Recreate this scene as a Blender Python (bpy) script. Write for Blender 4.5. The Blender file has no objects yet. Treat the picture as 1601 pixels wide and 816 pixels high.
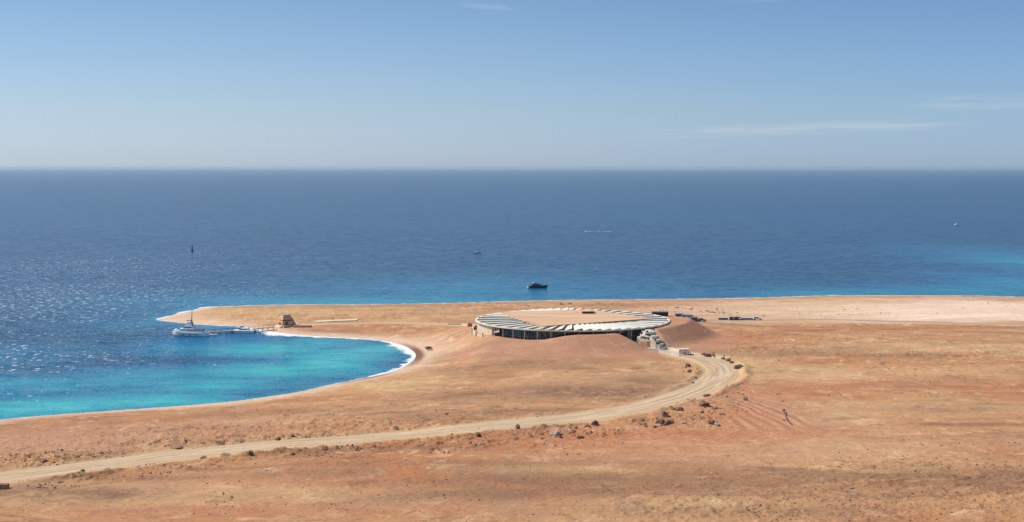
import bpy, bmesh, math, random
import numpy as np
from mathutils import Vector, Matrix, noise as mnoise

random.seed(7)
R = math.radians
scene = bpy.context.scene
COL = scene.collection

# ------------------------------------------------------------------ camera
FPX, CX, CY, CAMZ = 2200.0, 800.5, 408.0, 80.0        # focal length in px of the 1601 px wide photograph
pitch, roll = math.atan(146 / 2200), R(0.0)
fwd = np.array([0, math.cos(pitch), -math.sin(pitch)])
up0 = np.array([0, math.sin(pitch), math.cos(pitch)])
rt0 = np.array([1.0, 0, 0])
rt = rt0 * math.cos(roll) + up0 * math.sin(roll)
up = up0 * math.cos(roll) - rt0 * math.sin(roll)
cam_d = bpy.data.cameras.new("camera")
cam_d.sensor_width = 36
cam_d.lens = 36 * FPX / 1601
cam_d.clip_start, cam_d.clip_end = 1, 200000
cam = bpy.data.objects.new("camera", cam_d)
COL.objects.link(cam)
cam.matrix_world = Matrix(((rt[0], up[0], -fwd[0], 0), (rt[1], up[1], -fwd[1], 0),
                           (rt[2], up[2], -fwd[2], CAMZ), (0, 0, 0, 1)))
scene.camera = cam

# ------------------------------------------------------------------ light
SUN_AZ, SUN_EL = R(-76), R(49)                          # azimuth from +Y, negative = towards -X
sd_ = Vector((math.sin(SUN_AZ) * math.cos(SUN_EL), math.cos(SUN_AZ) * math.cos(SUN_EL), math.sin(SUN_EL)))
sun_d = bpy.data.lights.new("sun", 'SUN')
sun_d.energy, sun_d.angle, sun_d.color = 4.7, R(0.5), (1.0, 0.955, 0.89)
sun = bpy.data.objects.new("sun", sun_d)
COL.objects.link(sun)
sun.location = (-300, 300, 400)
sun.rotation_euler = sd_.to_track_quat('Z', 'Y').to_euler()

world = bpy.data.worlds.new("World")
scene.world = world
world.use_nodes = True
wn, wl = world.node_tree.nodes, world.node_tree.links
wn.clear()


def N(nodes, kind, **kw):
    n = nodes.new(kind)
    for k, v in kw.items():
        setattr(n, k, v)
    return n


def mth(nt, op, a, b=None, c=None, clamp=False):
    n = nt.nodes.new('ShaderNodeMath')
    n.operation = op
    n.use_clamp = clamp
    for i, v in enumerate((a, b, c)):
        if v is None:
            continue
        if isinstance(v, (int, float)):
            n.inputs[i].default_value = v
        else:
            nt.links.new(v, n.inputs[i])
    return n.outputs[0]


def sstep(nt, v, a, b):
    n = nt.nodes.new('ShaderNodeMapRange')
    n.interpolation_type = 'SMOOTHSTEP'
    nt.links.new(v, n.inputs[0])
    n.inputs[1].default_value, n.inputs[2].default_value = a, b
    return n.outputs[0]


def mixc(nt, f, a, b, mode='MIX'):
    n = nt.nodes.new('ShaderNodeMix')
    n.data_type = 'RGBA'
    n.blend_type = mode
    for i, v in ((0, f), (6, a), (7, b)):
        if isinstance(v, (int, float)):
            n.inputs[i].default_value = v
        elif isinstance(v, tuple):
            n.inputs[i].default_value = (*v, 1) if len(v) == 3 else v
        else:
            nt.links.new(v, n.inputs[i])
    return n.outputs[2]


wt = world.node_tree
sky = N(wn, 'ShaderNodeTexSky', sky_type='NISHITA', sun_disc=False)
sky.sun_elevation, sky.sun_rotation = SUN_EL, SUN_AZ
sky.altitude, sky.air_density, sky.dust_density, sky.ozone_density = 80, 1.0, 0.3, 3.0
tc = N(wn, 'ShaderNodeTexCoord')
sep = N(wn, 'ShaderNodeSeparateXYZ')
wl.new(tc.outputs['Generated'], sep.inputs[0])
az = mth(wt, 'ARCTAN2', sep.outputs[0], sep.outputs[1])
el = mth(wt, 'ARCSINE', sep.outputs[2])
comb = N(wn, 'ShaderNodeCombineXYZ')
wl.new(mth(wt, 'MULTIPLY', az, 14), comb.inputs[0])
wl.new(mth(wt, 'MULTIPLY', el, 260), comb.inputs[1])
cn = N(wn, 'ShaderNodeTexNoise')
cn.inputs['Scale'].default_value, cn.inputs['Detail'].default_value, cn.inputs['Roughness'].default_value = 1.0, 8, 0.62
cn.inputs['Distortion'].default_value = 0.5
wl.new(comb.outputs[0], cn.inputs['Vector'])


def cloud(a0, a1, e0, slope, half, soft):
    ctr = mth(wt, 'MULTIPLY_ADD', az, slope, e0)
    d = mth(wt, 'ABSOLUTE', mth(wt, 'SUBTRACT', el, ctr))
    band = mth(wt, 'SUBTRACT', 1.0, sstep(wt, d, 0.0, half))
    m = mth(wt, 'MULTIPLY', sstep(wt, az, a0 - soft, a0 + soft), mth(wt, 'SUBTRACT', 1.0, sstep(wt, az, a1 - soft, a1 + soft)))
    m = mth(wt, 'MULTIPLY', m, band)
    return mth(wt, 'MULTIPLY', m, sstep(wt, cn.outputs[0], 0.34, 0.62))


clouds = None
for args in ((0.10, 0.30, 0.0215, 0.028, 0.0060, 0.03), (0.285, 0.60, 0.042, 0.004, 0.008, 0.02),
             (-0.035, -0.002, 0.1115, -0.08, 0.0035, 0.008), (-0.10, -0.05, 0.118, -0.05, 0.003, 0.01),
             (0.15, 0.19, 0.116, 0.0, 0.004, 0.01),
             (-1.9, -0.9, 0.16, 0.0, 0.05, 0.2), (0.7, 2.2, 0.1, 0.0, 0.04, 0.2)):
    c = cloud(*args)
    clouds = c if clouds is None else mth(wt, 'ADD', clouds, c, clamp=True)
hs = N(wn, 'ShaderNodeHueSaturation')
hs.inputs['Saturation'].default_value, hs.inputs['Value'].default_value = 0.88, 1.03
eg = N(wn, 'ShaderNodeValToRGB')
eg.color_ramp.elements[0].position, eg.color_ramp.elements[0].color = 0.0, (0.80, 1.03, 1.72, 1)
eg.color_ramp.elements[1].position, eg.color_ramp.elements[1].color = 1.0, (1, 1, 1, 1)
for p_, c_ in ((0.08, (0.78, 0.97, 1.38, 1)), (0.25, (0.56, 0.82, 1.11, 1)), (0.5, (0.75, 0.9, 1.1, 1))):
    e_ = eg.color_ramp.elements.new(p_)
    e_.color = c_
wl.new(mth(wt, 'DIVIDE', el, 0.5, clamp=True), eg.inputs[0])
side = mixc(wt, sstep(wt, az, -0.25, 0.42), (1.04, 1.02, 1.0), (0.76, 0.89, 0.99))
wl.new(mixc(wt, 1.0, mixc(wt, 1.0, sky.outputs[0], eg.outputs[0], 'MULTIPLY'), side, 'MULTIPLY'), hs.inputs['Color'])
cl_col = mixc(wt, 1.0, hs.outputs[0], (1.30, 1.15, 1.05), 'MULTIPLY')
skyc = mixc(wt, mth(wt, 'MULTIPLY', clouds, 1.0), hs.outputs[0], cl_col)
bg = N(wn, 'ShaderNodeBackground')
bg.inputs['Strength'].default_value = 0.085
wo = N(wn, 'ShaderNodeOutputWorld')
wl.new(skyc, bg.inputs['Color'])
wl.new(bg.outputs[0], wo.inputs['Surface'])

vs = scene.view_settings
vs.view_transform, vs.look, vs.exposure, vs.gamma = 'Standard', 'None', 0.0, 1.0
scene.render.engine = 'CYCLES'
scene.cycles.max_bounces = 6
scene.cycles.use_denoising = True
scene.cycles.volume_bounces = 0

# ------------------------------------------------------------------ maths of the land
def pxdir(px, py):
    px, py = np.asarray(px, float), np.asarray(py, float)
    return (fwd[None] * FPX + rt[None] * (px.reshape(-1, 1) - CX) + up[None] * (CY - py.reshape(-1, 1)))


def P(px, py, z=0.0):
    """where the sight line through a photo pixel meets the level z"""
    d = pxdir([px], [py])[0]
    t = (z - CAMZ) / d[2]
    return (d[0] * t, d[1] * t, z)


def hash2(ix, iy, seed):
    h = (ix.astype(np.int64) * 374761393 + iy.astype(np.int64) * 668265263 + seed * 982451653) & 0x7fffffff
    h = ((h ^ (h >> 13)) * 1274126177) & 0x7fffffff
    h = (h ^ (h >> 16)) & 0xffffff
    return h / float(0xffffff)


def vnoise(x, y, seed=0):
    ix, iy = np.floor(x), np.floor(y)
    fx, fy = x - ix, y - iy
    ux, uy = fx * fx * fx * (fx * (fx * 6 - 15) + 10), fy * fy * fy * (fy * (fy * 6 - 15) + 10)
    a, b = hash2(ix, iy, seed), hash2(ix + 1, iy, seed)
    c, d = hash2(ix, iy + 1, seed), hash2(ix + 1, iy + 1, seed)
    return (a + (b - a) * ux) * (1 - uy) + (c + (d - c) * ux) * uy


def fbm(x, y, seed=0, octs=4, rough=0.5):
    s, a, t = 0, 1.0, 0
    for o in range(octs):
        th = 0.6 + o * 1.1
        xr, yr = x * math.cos(th) - y * math.sin(th), x * math.sin(th) + y * math.cos(th)
        s = s + a * vnoise(xr + 13.7 * o, yr - 7.1 * o, seed + o)
        t += a
        a *= rough
        x, y = x * 2.03, y * 2.03
    return s / t - 0.5


def ss(x, a, b):
    t = np.clip((x - a) / (b - a), 0, 1)
    return t * t * (3 - 2 * t)


def catmull(pts, n=6):
    pts = [np.array(p, float) for p in pts]
    out = []
    for i in range(len(pts) - 1):
        p0, p1, p2, p3 = pts[max(i - 1, 0)], pts[i], pts[i + 1], pts[min(i + 2, len(pts) - 1)]
        for k in range(n):
            t = k / n
            out.append(0.5 * (2 * p1 + (p2 - p0) * t + (2 * p0 - 5 * p1 + 4 * p2 - p3) * t * t + (3 * p1 - p0 - 3 * p2 + p3) * t ** 3))
    out.append(pts[-1])
    return np.array(out)


# coast: far shore from the right to the tip of the spit, then round the bay; third number = breadth of the foam in metres
coast_px = [(1700, 464.5, 2), (1600, 464, 2), (1500, 462, 2), (1400, 462, 2.5), (1300, 462, 2), (1200, 465, 2), (1100, 467, 1.5),
            (1000, 468, 1), (900, 469, 1), (800, 471, 1), (720, 473.5, 1.5), (640, 475, 1.5), (560, 476, 1.5), (480, 476, 2),
            (420, 477, 3), (360, 479, 4), (320, 481, 7), (305, 485, 7), (285, 489, 5), (262, 495, 4), (246, 499.5, 2), (256, 501.5, 1.5), (280, 504, 1.5),
            (310, 507, 3), (345, 508.5, 4), (375, 510, 3), (395, 513, 4), (412, 516.5, 10), (440, 520.5, 18), (480, 524.5, 12), (520, 527, 8),
            (560, 529, 7), (600, 533, 9), (630, 540, 11), (646, 549, 10), (650, 557, 8), (643, 566, 6), (626, 576, 5), (600, 584.5, 3.5),
            (560, 593, 2), (520, 601, 1), (470, 612, 0.5), (420, 620, 0.5), (350, 629, 0.6), (250, 637, 0.5), (150, 644, 0.6), (80, 649, 0.7),
            (0, 656.5, 0.8), (-120, 668, 1)]
cw = [(*P(px, py)[:2], w) for px, py, w in coast_px]
cw = [(1500, 1010, 2), (900, 930, 2), (560, 880, 2)] + cw + [(-330, 405, 1), (-620, 380, 1), (-1100, 300, 1)]
CS = catmull(cw, 5)
GX0, GY0, GS, GNX, GNY = -560.0, 180.0, 1.5, 760, 520
gx, gy = np.meshgrid(GX0 + GS * np.arange(GNX), GY0 + GS * np.arange(GNY))


def polydist(x, y, pl):
    """distance to a polyline and a value carried along it"""
    best = np.full(x.shape, 1e18)
    val = np.zeros(x.shape)
    for i in range(len(pl) - 1):
        ax, ay = pl[i, 0], pl[i, 1]
        dx, dy = pl[i + 1, 0] - ax, pl[i + 1, 1] - ay
        L = dx * dx + dy * dy + 1e-12
        t = np.clip(((x - ax) * dx + (y - ay) * dy) / L, 0, 1)
        d = (x - ax - t * dx) ** 2 + (y - ay - t * dy) ** 2
        m = d < best
        best = np.where(m, d, best)
        v = pl[i, 2] + t * (pl[i + 1, 2] - pl[i, 2]) if pl.shape[1] > 2 else i + t
        val = np.where(m, v, val)
    return np.sqrt(best), val


def inside(x, y, pg):
    r = np.zeros(x.shape, bool)
    n = len(pg)
    for i in range(n):
        x1, y1, x2, y2 = pg[i][0], pg[i][1], pg[(i + 1) % n][0], pg[(i + 1) % n][1]
        if y1 == y2:
            continue
        c = ((y1 > y) != (y2 > y)) & (x < (x2 - x1) * (y - y1) / (y2 - y1) + x1)
        r ^= c
    return r


_d, _w = polydist(gx, gy, CS)
_in = inside(gx, gy, [tuple(p[:2]) for p in CS] + [(-1100, -900), (1500, -900)])
SDG = np.where(_in, _d, -_d)
FWG = _w


def bil(G, x, y):
    fx = np.clip((x - GX0) / GS, 0, GNX - 1.001)
    fy = np.clip((y - GY0) / GS, 0, GNY - 1.001)
    ix, iy = fx.astype(int), fy.astype(int)
    fx, fy = fx - ix, fy - iy
    return (G[iy, ix] * (1 - fx) + G[iy, ix + 1] * fx) * (1 - fy) + (G[iy + 1, ix] * (1 - fx) + G[iy + 1, ix + 1] * fx) * fy


# ---- the round building and the earth heaped about it
BX, BY, BR, BZ = 26.6, 617.0, 42.8, 13.0
TH_T = [-180, -120, -90, -58, -28, -18, -7, 0, 25, 42, 60, 75, 90, 104, 118, 140, 180]
TH_H = [7.6, 8.4, 9.6, 9.1, 8.8, 9.3, 11.0, 11.6, 11.9, 12.3, 12.5, 12.7, 13.0, 13.0, 11.5, 8.5, 7.0]
TH_R = [44, 44, 44, 44, 45, 45, 45, 45, 45.5, 45.5, 46, 49, 52, 54, 53, 48, 44]
TH_S = [.2, .2, .2, .12, .14, .2, .36, .42, .45, .62, .66, .66, .62, .55, .45, .3, .2]
VAL = np.array([(16, -22), (25, -30), (31.5, -40.5), (41, -52), (51, -60), (60, -64)], float)     # valley of the entrance, relative to B


def base_h(x, y):
    x, y = np.asarray(x, float), np.asarray(y, float)
    s = bil(SDG, x, y)
    land = 5.2 * (1 - np.exp(-np.maximum(s, 0) / 62.0))
    f = ss(s, 5, 60)
    land = land + f * (2.2 * fbm(x / 95, y / 80, 3, 3) + 1.0 * fbm(x / 30, y / 26, 9, 2))
    sea = np.maximum(s * 0.09, -8)
    h = np.where(s > 0, land, sea)
    rx, ry = x - BX, y - BY
    r = np.hypot(rx, ry)
    th = np.degrees(np.arctan2(rx, -ry))
    h = h + (6.2 - h) * (1 - ss(r, 52, 92)) * 0.9 * ss(s, 4, 34)
    H, RR, S = np.interp(th, TH_T, TH_H), np.interp(th, TH_T, TH_R), np.interp(th, TH_T, TH_S)
    berm = H - S * np.maximum(0, r - RR)
    berm = berm - 10 * (1 - ss(s, 4, 34))
    k = 1.6
    hh = np.clip(0.5 + 0.5 * (berm - h) / k, 0, 1)
    b = h + (berm - h) * hh + k * hh * (1 - hh)
    b = np.where(r < 41.6, 5.6, b)
    dv, _ = polydist(rx, ry, VAL)
    axx = np.interp(-ry, -VAL[:, 1], VAL[:, 0])
    cut = 5.3 + np.where(rx > axx + 2, 2.6, 0.86) * np.maximum(0, dv - 5.0)
    b = np.where((r < 130), np.minimum(b, np.maximum(cut, 5.3)), b)
    return b


def ground(px, py, zoff=0.0):
    """photo pixels -> points on the land"""
    d = pxdir(px, py)
    z = np.full(len(d), 4.0)
    for _ in range(25):
        t = (z - CAMZ) / d[:, 2]
        z = 0.5 * z + 0.5 * base_h(d[:, 0] * t, d[:, 1] * t)
    t = (z - CAMZ) / d[:, 2]
    return np.stack([d[:, 0] * t, d[:, 1] * t, z + zoff], 1)


def G(px, py):
    p = ground([px], [py])[0]
    return float(p[0]), float(p[1]), float(p[2])


# ---- roads
road_px = [(-260, 777), (-120, 760), (0, 746.5), (130, 730.5), (260, 713), (400, 699), (500, 690.5), (600, 683), (700, 672.5), (800, 663),
           (900, 653), (960, 644), (1010, 634), (1055, 622.5), (1095, 608), (1120, 594), (1130, 581), (1122, 570.5), (1103, 562.5), (1082, 557.5), (1068, 554.5)]
RD = catmull(ground([p[0] for p in road_px], [p[1] for p in road_px])[:, :2], 8)
far_px = [(1076, 503.5), (1100, 501.5), (1150, 500.5), (1250, 499.8), (1350, 501), (1450, 503.2), (1540, 505.5), (1620, 508.5), (1800, 515)]
FR = catmull(ground([p[0] for p in far_px], [p[1] for p in far_px])[:, :2], 6)
walk_px = [(470, 507.5), (520, 506), (580, 505), (640, 505), (690, 506.5), (733, 508.5)]
WK = catmull(ground([p[0] for p in walk_px], [p[1] for p in walk_px])[:, :2], 6)
RW = 6.3


def road_masks(x, y):
    d1, a1 = polydist(x, y, RD)
    return d1, a1


# ------------------------------------------------------------------ materials
def new_mat(name):
    m = bpy.data.materials.new(name)
    m.use_nodes = True
    nt = m.node_tree
    b = nt.nodes['Principled BSDF']
    return m, nt, b


def simple(name, col, rough=0.6, var=0.12, scale=3.0, metal=0.0, bump=0.0, spec=0.4, streak=None):
    m, nt, b = new_mat(name)
    tcn = nt.nodes.new('ShaderNodeTexCoord')
    nz = nt.nodes.new('ShaderNodeTexNoise')
    nz.inputs['Scale'].default_value = scale
    nz.inputs['Detail'].default_value = 6
    mp = nt.nodes.new('ShaderNodeMapping')
    if streak:
        mp.inputs['Scale'].default_value = streak
    nt.links.new(tcn.outputs['Object'], mp.inputs[0])
    nt.links.new(mp.outputs[0], nz.inputs['Vector'])
    f = sstep(nt, nz.outputs[0], 0.3, 0.7)
    c = mixc(nt, f, tuple(max(0, v * (1 - var)) for v in col), tuple(min(1, v * (1 + var)) for v in col))
    nt.links.new(c, b.inputs['Base Color'])
    b.inputs['Roughness'].default_value = rough
    b.inputs['Metallic'].default_value = metal
    b.inputs['Specular IOR Level'].default_value = spec
    if bump:
        bp = nt.nodes.new('ShaderNodeBump')
        bp.inputs['Strength'].default_value = bump
        bp.inputs['Distance'].default_value = 0.05
        nt.links.new(nz.outputs[0], bp.inputs['Height'])
        nt.links.new(bp.outputs[0], b.inputs['Normal'])
    return m


def attr(nt, name):
    n = nt.nodes.new('ShaderNodeAttribute')
    n.attribute_name = name
    return n.outputs['Fac']


def wnoise(nt, scale, detail=5, rough=0.55, stretch=(1, 1, 1), loc=(0, 0, 0), dist=0.0, vec=None):
    g = nt.nodes.new('ShaderNodeNewGeometry')
    mp = nt.nodes.new('ShaderNodeMapping')
    mp.inputs['Scale'].default_value = stretch
    mp.inputs['Location'].default_value = loc
    nt.links.new(vec or g.outputs['Position'], mp.inputs[0])
    n = nt.nodes.new('ShaderNodeTexNoise')
    n.inputs['Scale'].default_value = scale
    n.inputs['Detail'].default_value = detail
    n.inputs['Roughness'].default_value = rough
    n.inputs['Distortion'].default_value = dist
    nt.links.new(mp.outputs[0], n.inputs['Vector'])
    return n.outputs[0]


def ground_material():
    m, nt, b = new_mat("desert_ground")
    big = wnoise(nt, 0.016, 10, 0.66, (0.45, 1.0, 1), dist=0.8)
    big2 = wnoise(nt, 0.05, 10, 0.68, (0.32, 1.0, 1), (31, 7, 0), dist=1.0)
    mid = wnoise(nt, 0.15, 9, 0.72, (0.75, 0.8, 1), (3, 17, 0), dist=0.9)
    fine = wnoise(nt, 0.9, 6, 0.72, (0.5, 1, 1))
    speck = wnoise(nt, 1.9, 3, 0.6, (0.6, 1, 1), (5, 5, 5))
    orange, tan, pale, pink, dark = (0.44, 0.190, 0.080), (0.53, 0.295, 0.142), (0.68, 0.44, 0.25), (0.49, 0.245, 0.145), (0.22, 0.118, 0.07)
    c = mixc(nt, sstep(nt, big, 0.38, 0.62), orange, tan)
    c = mixc(nt, mth(nt, 'MULTIPLY', sstep(nt, big2, 0.5, 0.72), 0.75), c, pink)
    c = mixc(nt, mth(nt, 'MULTIPLY', sstep(nt, mid, 0.53, 0.61), 0.68), c, pale)
    lo = wnoise(nt, 0.034, 10, 0.70, (0.35, 1.0, 1), (77, 40, 0), dist=1.2)
    c = mixc(nt, mth(nt, 'MULTIPLY', sstep(nt, lo, 0.51, 0.61), 0.60), c, dark)
    lo2 = wnoise(nt, 0.17, 9, 0.74, (0.75, 0.75, 1), (7, 90, 0), dist=0.8)
    c = mixc(nt, mth(nt, 'MULTIPLY', sstep(nt, lo2, 0.54, 0.62), 0.62), c, dark)
    # painted regions of different soil
    pa = mth(nt, 'MULTIPLY', attr(nt, "pale"), mth(nt, 'MULTIPLY_ADD', sstep(nt, big2, 0.3, 0.65), 0.5, 0.5))
    c = mixc(nt, pa, c, (0.84, 0.64, 0.49))
    c = mixc(nt, mth(nt, 'MULTIPLY', attr(nt, "yellow"), sstep(nt, mid, 0.25, 0.6)), c, (0.66, 0.44, 0.22))
    c = mixc(nt, attr(nt, "rosy"), c, mixc(nt, sstep(nt, mid, 0.35, 0.65), (0.45, 0.225, 0.138), (0.50, 0.27, 0.168)))
    c = mixc(nt, mth(nt, 'MULTIPLY', attr(nt, "redsoil"), 0.85), c, mixc(nt, sstep(nt, mid, 0.35, 0.65), (0.46, 0.17, 0.075), (0.53, 0.24, 0.12)))
    c = mixc(nt, mth(nt, 'MULTIPLY', attr(nt, "trough_shade"), 0.5), c, (0.33, 0.14, 0.075))  # furrow troughs painted darker, standing in for shade in the grooves
    c = mixc(nt, mth(nt, 'MULTIPLY', attr(nt, "darksoil"), mth(nt, 'MULTIPLY_ADD', sstep(nt, mid, 0.40, 0.58), 0.65, 0.35)), c, dark)
    c = mixc(nt, attr(nt, "verge"), c, mixc(nt, sstep(nt, fine, 0.35, 0.65), (0.56, 0.36, 0.19), (0.64, 0.44, 0.25)))
    c = mixc(nt, attr(nt, "wet"), c, (0.22, 0.10, 0.07))
    c = mixc(nt, mth(nt, 'MULTIPLY', attr(nt, "sand"), 0.9), c, mixc(nt, sstep(nt, mid, 0.3, 0.7), (0.66, 0.44, 0.30), (0.74, 0.54, 0.37)))
    # fine grain
    c = mixc(nt, mth(nt, 'MULTIPLY', sstep(nt, fine, 0.5, 0.7), 0.5), c, (0.24, 0.13, 0.08))
    c = mixc(nt, mth(nt, 'MULTIPLY', sstep(nt, speck, 0.62, 0.72), mth(nt, 'MULTIPLY_ADD', attr(nt, "rubble"), 0.55, 0.22)), c, (0.12, 0.06, 0.04))
    c = mixc(nt, mth(nt, 'MULTIPLY', sstep(nt, speck, 0.42, 0.30), 0.3), c, (0.72, 0.48, 0.30))
    nt.links.new(c, b.inputs['Base Color'])
    b.inputs['Roughness'].default_value = 0.95
    b.inputs['Specular IOR Level'].default_value = 0.15
    rr = wnoise(nt, 0.9, 8, 0.7)
    hgt = mth(nt, 'MULTIPLY', rr, mth(nt, 'MULTIPLY_ADD', attr(nt, "rubble"), 1.0, 0.35))
    bp = nt.nodes.new('ShaderNodeBump')
    bp.inputs['Strength'].default_value = 0.8
    bp.inputs['Distance'].default_value = 0.6
    nt.links.new(hgt, bp.inputs['Height'])
    nt.links.new(bp.outputs[0], b.inputs['Normal'])
    return m


def road_material(name, c1, c2, c3, rut=True):
    m, nt, b = new_mat(name)
    u = attr(nt, "across")
    al = attr(nt, "along")
    cb = nt.nodes.new('ShaderNodeCombineXYZ')
    nt.links.new(mth(nt, 'MULTIPLY', u, 5.0), cb.inputs[0])
    nt.links.new(mth(nt, 'MULTIPLY', al, 0.03), cb.inputs[1])
    n1 = wnoise(nt, 1.0, 5, 0.6, vec=cb.outputs[0], dist=0.3)
    n2 = wnoise(nt, 0.35, 6, 0.65)
    c = mixc(nt, sstep(nt, n1, 0.42, 0.58), c1, c2)
    c = mixc(nt, mth(nt, 'MULTIPLY', sstep(nt, n2, 0.45, 0.7), 0.5), c, c3)
    edge = mth(nt, 'ABSOLUTE', u)
    c = mixc(nt, mth(nt, 'MULTIPLY', sstep(nt, edge, 0.6, 1.0), 0.8), c, (0.60, 0.40, 0.22))
    nt.links.new(c, b.inputs['Base Color'])
    b.inputs['Roughness'].default_value = 0.95
    b.inputs['Specular IOR Level'].default_value = 0.15
    bp = nt.nodes.new('ShaderNodeBump')
    bp.inputs['Strength'].default_value, bp.inputs['Distance'].default_value = 0.6, 0.3
    nt.links.new(mth(nt, 'ADD', n1, mth(nt, 'MULTIPLY', n2, 0.5)), bp.inputs['Height'])
    nt.links.new(bp.outputs[0], b.inputs['Normal'])
    return m


WAVE_A, WAVE_B = 0.55, 1.6


def water_material():
    m, nt, b = new_mat("sea_water")
    sh = attr(nt, "shallow")
    g1 = wnoise(nt, 0.022, 6, 0.65, (0.28, 1, 1), dist=0.7)
    g2 = wnoise(nt, 0.12, 5, 0.6, (0.3, 1, 1), (9, 3, 0), dist=0.5)
    t = mth(nt, 'ADD', sh, mth(nt, 'MULTIPLY', mth(nt, 'ADD', mth(nt, 'SUBTRACT', g1, 0.5), mth(nt, 'MULTIPLY', mth(nt, 'SUBTRACT', g2, 0.5), 0.6)),
                               mth(nt, 'MULTIPLY_ADD', sh, 1.2, 0.15)), clamp=True)
    cr = nt.nodes.new('ShaderNodeValToRGB')
    el_ = cr.color_ramp.elements
    el_[0].position, el_[0].color = 0.0, (0.003, 0.045, 0.118, 1)
    el_[1].position, el_[1].color = 1.0, (0.045, 0.42, 0.44, 1)
    for p_, c_ in ((0.3, (0.008, 0.115, 0.23, 1)), (0.55, (0.012, 0.215, 0.32, 1)), (0.8, (0.02, 0.32, 0.37, 1))):
        e = el_.new(p_)
        e.color = c_
    nt.links.new(t, cr.inputs[0])
    ws = wnoise(nt, 0.0035, 8, 0.62, (0.22, 1, 1), (4, 9, 0), dist=0.6)
    cw_ = mixc(nt, sstep(nt, ws, 0.4, 0.62), cr.outputs[0], mixc(nt, 1.0, cr.outputs[0], (1.4, 1.18, 1.12), 'MULTIPLY'))
    c = mixc(nt, attr(nt, "vivid_shade"), cw_, (0.0, 0.17, 0.36))  # deeper blue painted into the water where the moored boats cast shadow
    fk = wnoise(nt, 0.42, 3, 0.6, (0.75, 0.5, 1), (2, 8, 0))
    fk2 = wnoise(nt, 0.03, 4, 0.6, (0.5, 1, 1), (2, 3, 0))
    fkt = mth(nt, 'ADD', fk, mth(nt, 'MULTIPLY', mth(nt, 'ADD', mth(nt, 'SUBTRACT', attr(nt, "painted_glitter"), 1.0), mth(nt, 'MULTIPLY', mth(nt, 'SUBTRACT', fk2, 0.5), 0.9)), 0.17))
    c = mixc(nt, mth(nt, 'MULTIPLY', sstep(nt, fkt, 0.555, 0.64), 0.85), c, (0.62, 0.68, 0.72))  # pale flecks painted into the colour as sun glitter on the water
    fn = wnoise(nt, 0.32, 7, 0.75, (0.6, 1, 1))
    fo = sstep(nt, mth(nt, 'ADD', attr(nt, "foam"), mth(nt, 'MULTIPLY', mth(nt, 'SUBTRACT', fn, 0.5), 2.2)), 0.38, 0.78)
    c = mixc(nt, fo, c, (0.80, 0.81, 0.84))
    nt.links.new(c, b.inputs['Base Color'])
    nt.links.new(mth(nt, 'MULTIPLY_ADD', fo, 0.6, 0.22), b.inputs['Roughness'])
    b.inputs['IOR'].default_value = 1.333
    b.inputs['Specular IOR Level'].default_value = 0.17

    def wcol(scale, detail, rough, stretch, amp):
        g = nt.nodes.new('ShaderNodeNewGeometry')
        mp = nt.nodes.new('ShaderNodeMapping')
        mp.inputs['Scale'].default_value = stretch
        n = nt.nodes.new('ShaderNodeTexNoise')
        n.inputs['Scale'].default_value, n.inputs['Detail'].default_value, n.inputs['Roughness'].default_value = scale, detail, rough
        nt.links.new(g.outputs['Position'], mp.inputs[0])
        nt.links.new(mp.outputs[0], n.inputs['Vector'])
        v = nt.nodes.new('ShaderNodeVectorMath')
        v.operation = 'SUBTRACT'
        nt.links.new(n.outputs['Color'], v.inputs[0])
        v.inputs[1].default_value = (0.5, 0.5, 0.5)
        k = nt.nodes.new('ShaderNodeVectorMath')
        k.operation = 'MULTIPLY'
        nt.links.new(v.outputs[0], k.inputs[0])
        k.inputs[1].default_value = (amp, amp, 0)
        return k.outputs[0]

    va = nt.nodes.new('ShaderNodeVectorMath')
    va.operation = 'ADD'
    nt.links.new(wcol(0.16, 3, 0.55, (0.7, 1, 1), WAVE_A), va.inputs[0])
    nt.links.new(wcol(1.3, 4, 0.6, (0.8, 1, 1), WAVE_B), va.inputs[1])
    vb = nt.nodes.new('ShaderNodeVectorMath')
    vb.operation = 'ADD'
    nt.links.new(va.outputs[0], vb.inputs[0])
    vb.inputs[1].default_value = (0, 0, 1)
    vn = nt.nodes.new('ShaderNodeVectorMath')
    vn.operation = 'NORMALIZE'
    nt.links.new(vb.outputs[0], vn.inputs[0])
    nt.links.new(vn.outputs[0], b.inputs['Normal'])
    return m


# ------------------------------------------------------------------ object helpers
def tag(o, label=None, cat=None, group=None, kind=None):
    for k, v in (("label", label), ("category", cat), ("group", group), ("kind", kind)):
        if v:
            o[k] = v
    return o


def empty(name, loc, rz=0.0, label=None, cat=None, group=None):
    o = bpy.data.objects.new(name, None)
    COL.objects.link(o)
    o.location, o.rotation_euler = loc, (0, 0, rz)
    o.empty_display_size = 0.5
    return tag(o, label, cat, group)


def copy_tree(o, parent=None):
    c = o.copy()
    COL.objects.link(c)
    c.parent = parent
    for ch in [k for k in bpy.data.objects if k.parent == o]:
        copy_tree(ch, c)
    return c


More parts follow.
